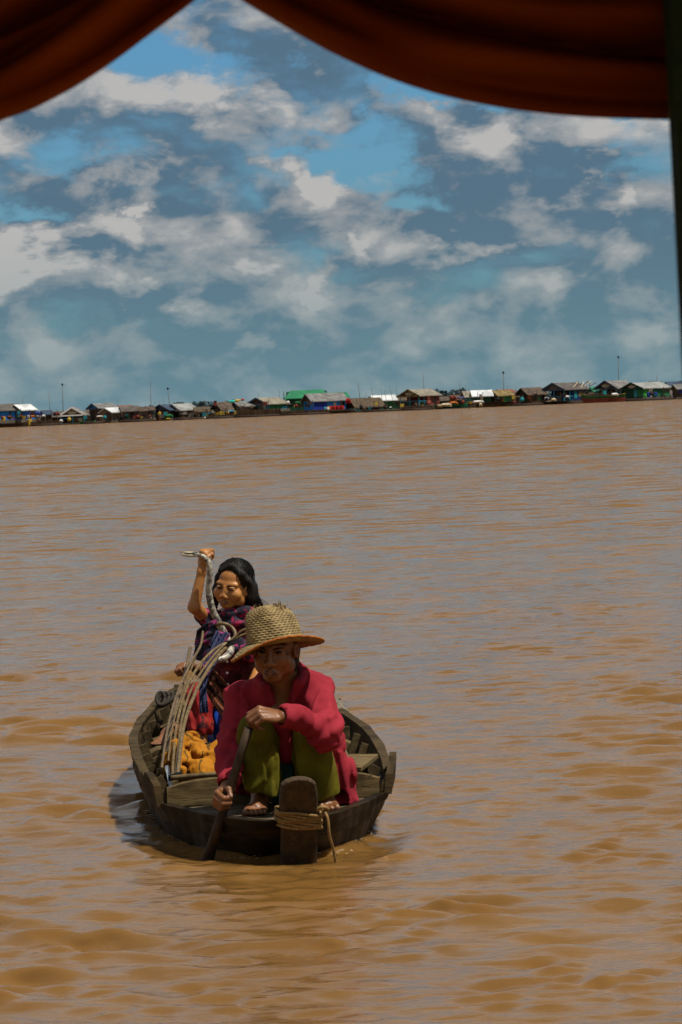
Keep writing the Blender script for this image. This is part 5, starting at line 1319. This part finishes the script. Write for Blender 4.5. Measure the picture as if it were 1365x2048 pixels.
    q.chain([P(440, 1262, 15.55), P(470, 1243, 15.535), P(505, 1248, 15.55)], [.024, .022, .022], .015)
    q.cap(P(440, 1290, 15.56), P(505, 1300, 15.56), .05, .05, .04)
    q.ripple(lambda p: .0055 * wav(p, (6, 6, 9), 3) + .003 * wav(p, (16, 12, 20), 5))
    q.cap(T(0, -.02, -.05), neckg + Vector((0, -.01, .01)), .046, .050, .004, True)
    q.half((0, 0, P(470, 1318, 15.6).z), (.15, 0, -1), .006)
    q.build('floral_top', FLORAL, o)
    q = Field(lo, hi, .0055)
    q.cap(P(466, 1300, 15.68), hip + Vector((0, 0, .01)), .105, .12, .04); q.ripple(lambda p: .005 * wav(p, (6, 6, 5), 13))
    sh_ = q.build('shirt', MAROON, o)
    for px, py in ((455, 1323), (455, 1346), (456, 1369)):
        c = P(px, py, 15.553); MB().lathe([(.0055, -.002), (.006, 0), (.004, .0025)], c, 10, Matrix.Rotation(R(90), 3, 'X')).build('button', WHITE, sh_, True)
    q = Field(lo, hi, .005)
    for hp, k_, a_ in ((hip + Vector((-.05, 0, 0)), kR, aR), (hip + Vector((.05, 0, 0)), kL, aL)):
        q.cap(hp, k_, .082, .062, .03); q.cap(k_, k_.lerp(a_, .46), .062, .060, .02)
    q.ripple(lambda p: .005 * wav(p, (7, 7, 6), 17) + .004 * np.sin(p[:, 0] * 150 + 20 * p[:, 2]))
    for k_, a_ in ((kR, aR), (kL, aL)): q.cap(k_.lerp(a_, .50), k_.lerp(a_, .9), .043, .05, .003, True)
    q.build('trousers', REDFLO, o)
    return o
gir = girl()
# ---- small child hidden behind, only a hand and toes show
def child():
    hp = P(452, 1384, 16.35); nk = P(474, 1300, 16.30); HCc = P(484, 1272, 16.28); M = rotm(-10, 0, 0)
    sR = P(452, 1316, 16.30); eR = P(412, 1352, 16.1); wR = P(384, 1332, 15.86); sL = P(505, 1318, 16.32); eL = P(520, 1365, 16.25); wL = P(500, 1395, 16.1)
    kR = P(392, 1432, 15.98); aR = P(334, 1468, 15.52); kL = P(495, 1420, 16.0); aL = P(485, 1470, 15.8)
    for a in (aR, aL): a.z = max(a.z, .12)
    f = Field((wR.x - .2, 15.3, .05), (sL.x + .14, 16.55, .80), .0055)
    T = head(f, HCc, M, .80, 1.)
    f.cap(T(0, -.02, -.06), nk, .034, .034, .02); f.chain([sR, nk + Vector((0, .02, -.02)), sL], [.032, .05, .032], .03); f.cap(nk, hp, .06, .08, .04)
    f.chain([sR, eR, wR], [.032, .027, .019], .01); f.chain([sL, eL, wL], [.032, .027, .019], .01)
    hand(f, wR, (-.65, -.7, .15), (-.35, .15, .9), [(50, 80, 55)] * 4, .78, 1)
    hand(f, wL, (-.3, -.5, -.6), (0, -1, .3), [(20, 20, 10)] * 4, .7, 1)
    f.chain([hp + Vector((-.04, 0, 0)), kR, aR], [.055, .04, .028], .015); f.chain([hp + Vector((.05, 0, 0)), kL, aL], [.055, .04, .028], .015)
    foot(f, aR, (-.45, -1), .66, 1); foot(f, aL, (.1, -1), .66, -1)
    o = f.build('person', SKIN); tag(o, 'small child hidden behind the girl, one brown fist round a pole', 'person')
    face_bits(o, T, M, .80, .5)
    h = Field((wR.x - .1, 15.9, .4), (sL.x + .1, 16.55, .82), .006); h.ell(T(0, -.024, .044), np.array((.08, .094, .086)) * .8, M); h.ell(T(0, .085, -.01), np.array((.06, .05, .09)) * .8, M, .01, True); h.build('hair', HAIR, o)
    q = Field((wR.x - .1, 15.5, .05), (sL.x + .14, 16.6, .80), .007)
    q.chain([sR, nk + Vector((0, .03, -.03)), sL], [.043, .055, .043], .03); q.cap(nk + Vector((0, .02, -.03)), hp, .075, .10, .04); q.cap(sR, sR.lerp(eR, .8), .042, .038, .02); q.cap(sL, sL.lerp(eL, .8), .042, .038, .02)
    q.ripple(lambda p: .004 * wav(p, (6, 6, 6), 3)); q.build('shirt', MAROON, o)
    q = Field((wR.x - .15, 15.4, .05), (sL.x + .14, 16.6, .6), .007)
    for hh, k_, a_ in ((hp + Vector((-.04, 0, 0)), kR, aR), (hp + Vector((.05, 0, 0)), kL, aL)): q.cap(hh, k_, .07, .055, .03); q.cap(k_, k_.lerp(a_, .6), .055, .045, .02)
    q.build('shorts', cloth('dark_shorts', (.02, .018, .02), (.012, .012, .014)), o)
child()
# ---- snake
def snake_skin():
    m = bpy.data.materials.new('snake_skin'); m.use_nodes = True; N = NT(m.node_tree); b = m.node_tree.nodes['Principled BSDF']
    tc = N.n('ShaderNodeTexCoord'); p = tc.outputs['Object']
    vo = N.n('ShaderNodeTexVoronoi'); N.put(vo.inputs['Vector'], p); N.put(vo.inputs['Scale'], 62.)
    n_ = N.noise(p, 42, 3, .6, .6)
    c = N.mix(N.ramp(vo.outputs['Distance'], .35, .75), (.42, .39, .31), (.15, .14, .115)); c = N.mix(N.ramp(n_, .55, .62), c, (.06, .055, .05))
    N.put(b.inputs['Base Color'], c); N.put(b.inputs['Roughness'], .35); N.put(b.inputs['Specular IOR Level'], .5)
    return m
def snake():
    SK = snake_skin(); CR_ = mat('snake_cream', (.50, .44, .30), (.40, .35, .22), 60, .4); ST = mat('snake_stripe', (.018, .015, .012), None, 60, .4)
    pts = [(396, 1110, 15.42), (405, 1112, 15.40), (414, 1119, 15.40), (420, 1134, 15.40), (420, 1155, 15.41), (418, 1178, 15.42), (421, 1203, 15.43), (428, 1226, 15.44), (440, 1250, 15.46), (455, 1278, 15.48), (462, 1300, 15.44), (452, 1314, 15.40), (436, 1320, 15.38), (426, 1326, 15.37)]
    pth = spline([P(*q) for q in pts], 6); n = len(pth)
    rad = [float(np.interp(i / (n - 1), [0, .06, .2, .45, .8, .93, 1], [.008, .0095, .012, .0152, .0165, .0145, .006])) for i in range(n)]
    root = empty('snake', P(420, 1160, 15.41)); tag(root, 'grey and cream snake held up by the girl, head pointing left', 'snake')
    MB().tube(pth, rad, 12).build('body', SK, root, True)
    tip = P(362, 1107.5, 15.42); nk = P(400, 1110, 15.42); d = (tip - nk).normalized()
    hd = MB().tube([nk, nk.lerp(tip, .2), nk.lerp(tip, .45), nk.lerp(tip, .75), nk.lerp(tip, .93), tip], [.0095, .0115, .0150, .0130, .0085, .003], 14, .62).build('head', CR_, root, True)
    for k, (a, b_, o_, r_) in enumerate(((.12, .98, .0085, .0026), (.2, .8, -.001, .0024), (.38, .93, .0045, .0022))):
        p = [nk.lerp(tip, a + (b_ - a) * i / 5) + Vector((0, -.0085 + .004 * max(0, i - 3), o_ * (1 - .12 * i) + .0012 * math.sin(i * 2))) for i in range(6)]
        MB().tube(p, r_, 6).build('head_stripe', ST, hd, True)
    for q in (.30, .46, .60): MB().tube([nk.lerp(tip, q) + Vector((0, -.009, .006)), nk.lerp(tip, q + .05) + Vector((0, -.0105, -.001))], .0022, 6).build('head_stripe', ST, hd, True)
snake()

# ------------------------------------------------------------------ gear in the boat
BAMBOO = mat('bamboo', (.175, .118, .048), (.085, .055, .02), 14, .55, .3, 60, stretch=(3, 3, .6), bdist=.002)
BAMBOOD = mat('bamboo_dark', (.15, .10, .05), (.09, .06, .03), 14, .6, .3, 60, stretch=(3, 3, .6))
def rods():
    root = empty('bamboo_bundle', P(350, 1556, 13.6)); tag(root, 'bundle of bent bamboo rods leaning beside the girl', 'bamboo bundle')
    for pts, r_, m in (([(356, 1550, 13.6), (368, 1452, 14.2), (392, 1384, 14.6), (413, 1345, 14.8), (440, 1308, 15.0), (460, 1288, 15.14), (471, 1270, 15.18), (464, 1255, 15.2), (446, 1247, 15.2), (424, 1251, 15.25)], .0080, BAMBOO),
                       ([(351, 1556, 13.62), (357, 1500, 13.95), (364, 1440, 14.25), (381, 1384, 14.6), (406, 1340, 14.85), (440, 1298, 15.05), (470, 1274, 15.1), (490, 1259, 15.1), (530, 1252, 15.1)], .0055, BAMBOO),
                       ([(346, 1557, 13.62), (347, 1521, 13.85), (354, 1452, 14.25), (371, 1384, 14.6), (398, 1332, 14.9), (432, 1297, 15.05), (465, 1281, 15.1), (492, 1268, 15.1), (530, 1262, 15.1)], .0062, BAMBOO),
                       ([(324, 1536, 13.72), (337, 1452, 14.3), (356, 1384, 14.7), (383, 1325, 14.95), (402, 1290, 15.1), (407, 1256, 15.3)], .0056, BAMBOOD),
                       ([(337, 1522, 13.8), (346, 1452, 14.3), (364, 1390, 14.7), (386, 1330, 14.95), (397, 1298, 15.1)], .0040, BAMBOO),
                       ([(343, 1556, 13.5), (410, 1550, 13.45), (480, 1545, 13.42)], .0100, BAMBOO)):
        MB().tube(spline([P(*q) for q in pts], 8), r_, 8).build('rod', m, root, True)
    for px, py, D in ((461, 1285, 15.10), (351, 1552, 13.58)):
        mb = MB()
        for k in range(4):
            c = P(px, py + k * 3 - 4, D); mb.tube([c + Vector((.026 * math.cos(a), .02 * math.sin(a), .006 * math.cos(a))) for a in np.linspace(0, 6.28, 13)], .003, 5)
        mb.build('lashing', BLACK, root, True)
rods()
po = empty('pole', P(329, 1512, 14.6)); tag(po, 'thin dark pole in the fist of the hidden child', 'pole')
MB().tube([P(328, 1516, 14.5), P(348, 1432, 15.1), P(373, 1338, 15.74), P(381, 1296, 15.95)], .0085, 8).build('shaft', BAMBOOD, po, True)
st = empty('bamboo_stick', P(704, 1548, 13.45)); tag(st, 'pair of pale bamboo sticks leaning at the right of the woman', 'bamboo stick')
for dx in (-3, 4): MB().tube([P(703 + dx, 1548 - dx, 13.5), P(684 + dx * .6, 1492, 14.2), P(658 + dx * .3, 1415, 15.3)], .0075, 8).build('rod', BAMBOO, st, True)
# orange cloth in the hold
def orange_cloth():
    c = P(395, 1520, 14.15); q = Field((c.x - .2, 13.8, .06), (c.x + .2, 14.5, .36), .0042); g = random.Random(9)
    q.ell(P(395, 1532, 14.15), (.135, .16, .070), None, .03); q.ell(P(375, 1500, 14.3), (.075, .1, .07), None, .03)
    for a, b_, r_ in (((338, 1520, 14.05), (372, 1480, 14.1), .026), ((366, 1478, 14.15), (412, 1520, 14.0), .030), ((352, 1490, 14.1), (392, 1540, 13.9), .028), ((395, 1545, 13.9), (432, 1512, 14.0), .034), ((405, 1498, 14.2), (445, 1488, 14.2), .024), ((410, 1508, 14.1), (450, 1502, 14.1), .022), ((425, 1545, 13.9), (456, 1518, 14.0), .026), ((345, 1505, 14.05), (365, 1545, 13.85), .022), ((372, 1476, 14.25), (396, 1490, 14.2), .022)):
        q.cap(P(*a), P(*b_), r_, r_ * .8, .014)
    def rp(p):
        s = p @ np.array((55., 18., 46.)); t = p @ np.array((-40., 25., 60.))
        return .006 * np.sin(s + 2 * np.sin(t * .5)) + .0045 * np.sin(t * 1.2 + 1.5 * np.sin(s * .45)) + .002 * wav(p, (20, 20, 20), 3)
    q.ripple(rp)
    m = bpy.data.materials.new('ochre_cloth'); m.use_nodes = True; N = NT(m.node_tree); b = m.node_tree.nodes['Principled BSDF']
    p = N.n('ShaderNodeTexCoord').outputs['Object']; w = N.n('ShaderNodeTexWave'); N.put(w.inputs['Vector'], N.v('ADD', N.v('MULTIPLY', p, (1.2, .8, 1)), N.v('SCALE', N.noise(p, 9, 2, out=1), scale=.15))); N.put(w.inputs['Scale'], 4.2)
    N.put(b.inputs['Base Color'], N.mix(N.ramp(w.outputs[1], .955, .985), N.mix(N.noise(p, 12, 4), (.42, .17, .010), (.30, .11, .006)), (.10, .055, .012))); N.put(b.inputs['Roughness'], .85); N.put(b.inputs['Specular IOR Level'], .15)
    o = q.build('cloth', m); tag(o, 'crumpled ochre checked cloth lying in the boat by the bamboo rods', 'cloth')
orange_cloth()
def sheet(name, up, dn, m, label, cat, folds=5, amp=.012, nu=60, nv=24, th=.004, ph=0., parent=None):
    """hanging cloth between two edge curves, with folds running along it"""
    A = spline([P(*q) for q in up], 10); Bz = spline([P(*q) for q in dn], 10)
    V = []
    for i in range(nu):
        a = i / (nu - 1); pa = A[min(int(a * (len(A) - 1)), len(A) - 1)]; pb = Bz[min(int(a * (len(Bz) - 1)), len(Bz) - 1)]
        for j in range(nv):
            b_ = j / (nv - 1); p = pa.lerp(pb, b_)
            w = amp * (math.sin(b_ * folds * 6.28 + ph + 1.2 * math.sin(a * 3)) + .4 * math.sin(b_ * folds * 11 + a * 5))
            V.append(p + Vector((.2 * w, -abs(w) * 1.0 - .3 * w, .3 * w)))
    i = np.arange(nu * nv).reshape(nu, nv); Q = np.stack([i[:-1, :-1], i[1:, :-1], i[1:, 1:], i[:-1, 1:]], -1).reshape(-1, 4)
    o = make_np(name, np.array([tuple(v) for v in V]), Q, m, parent); s = o.modifiers.new('thick', 'SOLIDIFY'); s.thickness = th; s.offset = 0
    return tag(o, label, cat)
def striped():
    m = bpy.data.materials.new('striped_cotton'); m.use_nodes = True; N = NT(m.node_tree); b = m.node_tree.nodes['Principled BSDF']
    p = N.n('ShaderNodeTexCoord').outputs['Object']
    w = N.n('ShaderNodeTexWave', bands_direction='DIAGONAL'); N.put(w.inputs['Vector'], N.v('MULTIPLY', p, (1, 0, 1))); N.put(w.inputs['Scale'], 11.); N.put(w.inputs['Distortion'], 1.0)
    N.put(b.inputs['Base Color'], N.mix(N.ramp(w.outputs[1], .3, .7), (.16, .055, .028), (.05, .018, .012))); N.put(b.inputs['Roughness'], .85); N.put(b.inputs['Specular IOR Level'], .1)
    return m
sheet('sling', [(408, 1326, 15.22), (432, 1345, 15.2), (462, 1376, 15.15), (500, 1402, 15.1)], [(404, 1336, 15.2), (416, 1392, 15.15), (448, 1438, 15.1), (492, 1462, 15.1)], striped(), 'brown striped cotton sling hanging before the girl', 'sling', 4, .010)
sheet('scarf', [(432, 1262, 15.18), (414, 1305, 15.12), (401, 1360, 15.0), (399, 1402, 14.95), (401, 1426, 14.95)], [(462, 1266, 15.2), (436, 1320, 15.14), (414, 1362, 15.02), (414, 1402, 14.95), (417, 1424, 14.95)],
      prints('scarf_print', (.022, .028, .075), (.012, .012, .03), (.30, .03, .14), 17), 'navy and pink scarf hanging down along the bamboo rods', 'scarf', 2, .008)
sheet('shawl', [(394, 1262, 15.3), (412, 1248, 15.26), (436, 1238, 15.24)], [(388, 1318, 15.3), (402, 1322, 15.26), (416, 1312, 15.22)], prints('shawl_print', (.014, .013, .022), (.03, .03, .06), (.20, .02, .09), 22), 'dark bundled cloth draped over the rods by the snake', 'shawl', 2, .012)
# blue tub, card, rag, planks, rope at the stern
def tub():
    c = P(458, 1440, 15.5); root = empty('tub', (c.x, c.y, .1)); tag(root, 'blue plastic tub between the girl and the sling', 'tub')
    m = mat('blue_plastic', (.012, .07, .42), (.010, .05, .30), 12, .4)
    z1 = P(458, 1400, 15.5).z
    MB().lathe([(.085, .09), (.105, z1), (.098, z1), (.08, .1)], (c.x, c.y, 0), 24, caps=False).build('tub_wall', m, root, True)
    MB().lathe([(.104, z1 - .005), (.114, z1), (.114, z1 + .010), (.100, z1 + .010)], (c.x, c.y, 0), 24, caps=False).build('rim', m, root, True)
tub()
cm = mat('pale_paper', (.35, .52, .55), (.5, .55, .52), 60, .7)
c_ = P(443, 1465, 15.0); MBc = MB(); MBc.box((c_.x, BO.y + 2.19 - .03, .162), (.048, .004, .034), Matrix.Rotation(R(4), 3, 'Y'))
tag(MBc.build('paper_card', cm), 'pale blue scrap of card fixed on the thwart', 'card')
q = Field((P(640, 1420, 16).x - .1, 15.5, .1), (P(690, 1420, 16).x + .1, 16.3, .5), .006)
for a, b_, r_ in (((655, 1400, 16.0), (678, 1432, 15.9), .03), ((668, 1405, 16.1), (690, 1436, 15.9), .026), ((650, 1425, 15.9), (680, 1440, 15.8), .03)): q.cap(P(*a), P(*b_), r_, r_, .02)
q.ripple(lambda p: .009 * wav(p, (14, 14, 14), 3)); tag(q.build('rag', cloth('grey_rag', (.24, .21, .16), (.12, .10, .075))), 'grey crumpled rag at the right side of the stern', 'rag')
for (px, py, D, L_, w, rz, lb) in ((722, 1526, 13.9, .30, .075, -14, 'short grey board lying behind the cross board at the right'), (705, 1523, 13.95, .24, .05, -6, 'narrow dark board beside the short grey board')):
    c = P(px, py, D); b = MB().box((0, 0, 0), (w, L_, .02)).build('loose_board', THWW, None, bevel=.003); b.matrix_world = Matrix.Translation(c) @ Matrix.Rotation(R(rz), 4, 'Z') @ Matrix.Rotation(R(4), 4, 'X'); tag(b, lb, 'board')
BLACKROPE = mat('tarred_rope', (.035, .026, .015), (.02, .015, .01), 40, .8)
rp_ = empty('rope_coil', P(326, 1396, 16.2)); tag(rp_, 'dark rope loop round the left stern rail', 'rope')
for k in range(4):
    c = P(322 + k * 5, 1397 + k * 1.2, 16.25); MB().tube([c + Vector((.020 * math.cos(a) * (1 + .4 * k % 2), .022 * math.sin(a), .028 * math.sin(a + .4 * k))) for a in np.linspace(0, 6.28, 17)], .009, 6).build('loop', BLACKROPE, rp_, True)
tag(MB().hexa([P(330, 1532, 13.95), P(338, 1530, 13.95), P(346, 1574, 13.6), P(339, 1576, 13.6), P(330, 1532, 13.98), P(338, 1530, 13.98), P(346, 1574, 13.63), P(339, 1576, 13.63)]).build('metal_strip', mat('worn_metal', (.22, .26, .30), (.12, .14, .16), 20, .4)), 'bluish metal strip leaning at the left end of the cross board', 'strip')

# ------------------------------------------------------------------ foam and drift on the water
def foam():
    g = np.random.default_rng(8); V = []; Q = []
    for _ in range(420):
        side_ = g.random() < .5
        if g.random() < .62: t = g.uniform(-.05, .30)
        else: t = g.uniform(.2, 1.6) ** 1.2
        w = np.interp(max(t, .0), WL[:, 0], WL[:, 1]); r = (w + abs(g.normal(0, .014)) + .004) * (1 if side_ else -1)
        if t < .02: r = g.uniform(-.22, .26); t = .0 - abs(g.normal(0, .03)) + .10 * abs(r)
        s = g.uniform(.0015, .0048) * (1.5 if 0 < r < .25 and t < .1 else 1); c = B(r, t, g.uniform(.004, .02)); n = len(V)
        k = 6
        for i in range(k):
            a = 6.28 * i / k; V.append(c + Vector((s * 1.7 * math.cos(a) * g.uniform(.6, 1.3), s * 1.1 * math.sin(a) * g.uniform(.6, 1.3), 0)))
        V.append(c + Vector((0, 0, s * .35)))
        for i in range(k): Q.append((n + i, n + (i + 1) % k, n + k))
    tag(make('foam', V, Q, mat('foam', (.50, .42, .30), (.36, .28, .18), 40, .4), None, True), 'thin foam along the waterline of the boat', kind='stuff')
foam()

# ------------------------------------------------------------------ the boat we look from: post, swagged curtain, roof edge
def curtain(name, edge, label, D, rise, folds, flip=1, dark=0):
    E = spline([P(px, py, D) for px, py in edge], 12); nu = len(E); nv = 46; V = []
    for i in range(nu):
        t = (E[min(i + 1, nu - 1)] - E[max(i - 1, 0)]).normalized(); nrm = Vector((-t.z, 0, t.x)); nrm = nrm if nrm.z > 0 else -nrm
        a = i / (nu - 1)
        for j in range(nv):
            b_ = j / (nv - 1); h_ = rise[0] + (rise[1] - rise[0]) * a
            p = E[i] + (nrm * .55 + Vector((0, 0, .45))) * h_ * b_
            d = 0
            for pos, w_, am in folds:
                x = (b_ + .05 * math.sin(a * 5 + pos * 9) - pos - .03 * a) / w_; d += am * math.exp(-x * x)
            d += .006 * math.sin(b_ * 31 + 2 * a) + .004 * math.sin(b_ * 17 - 5 * a + 1)
            hem = .010 * math.exp(-(b_ / .02) ** 2)
            V.append(p + Vector((0, -d * 1.3 + hem, 0)))
    i = np.arange(nu * nv).reshape(nu, nv); Q = np.stack([i[:-1, :-1], i[1:, :-1], i[1:, 1:], i[:-1, 1:]], -1).reshape(-1, 4)
    o = make_np(name, np.array([tuple(v) for v in V]), Q, CURT); s = o.modifiers.new('thick', 'SOLIDIFY'); s.thickness = .0025; s.offset = 0
    return tag(o, label, 'curtain', 'swagged curtains of the viewing boat')
CURT = mat('curtain_cotton', (.34, .082, .008), (.23, .045, .005), 5, .9, .5, 240, spec=.1, transl=.10, bdist=.002)
curtain('curtain', [(-60, 268), (0, 236), (60, 213), (140, 171), (220, 120), (300, 62), (385, 0), (450, -55)], 'rust orange curtain swag at the upper left, its fold lit along the hem', 2.05, (.085, .12), ((.20, .10, .018), (.47, .05, -.022), (.66, .12, .020), (.9, .06, -.016)))
curtain('curtain', [(430, -45), (480, -6), (560, 42), (650, 92), (760, 142), (860, 177), (960, 202), (1080, 222), (1200, 233), (1350, 238)], 'dark rust curtain swag across the upper right, up to the post', 2.02, (.10, .15), ((.10, .07, .012), (.27, .035, -.022), (.48, .14, .020), (.8, .06, -.015)))
def post():
    root = empty('post', P(1345, 900, 2.0)); tag(root, 'dark green painted post at the right edge', 'post')
    m = mat('post_green', (.018, .055, .022), (.010, .032, .014), 9, .6, .3, 60)
    v = []
    for (px, py) in ((1373, 900), (1323, -60)):
        for dx, D in ((0, 1.98), (80, 1.98), (80, 2.03), (0, 2.03)): v.append(P(px + dx, py, D))
    o = MB().hexa(v).build('shaft', m, root, bevel=.004)
    v = []
    for (px, py) in ((1382, 900), (1334, -60)):
        for dx, D in ((0, 1.972), (40, 1.972), (40, 1.979), (0, 1.979)): v.append(P(px + dx, py, D))
    MB().hexa(v).build('cover_strip', m, root, bevel=.002)
post()
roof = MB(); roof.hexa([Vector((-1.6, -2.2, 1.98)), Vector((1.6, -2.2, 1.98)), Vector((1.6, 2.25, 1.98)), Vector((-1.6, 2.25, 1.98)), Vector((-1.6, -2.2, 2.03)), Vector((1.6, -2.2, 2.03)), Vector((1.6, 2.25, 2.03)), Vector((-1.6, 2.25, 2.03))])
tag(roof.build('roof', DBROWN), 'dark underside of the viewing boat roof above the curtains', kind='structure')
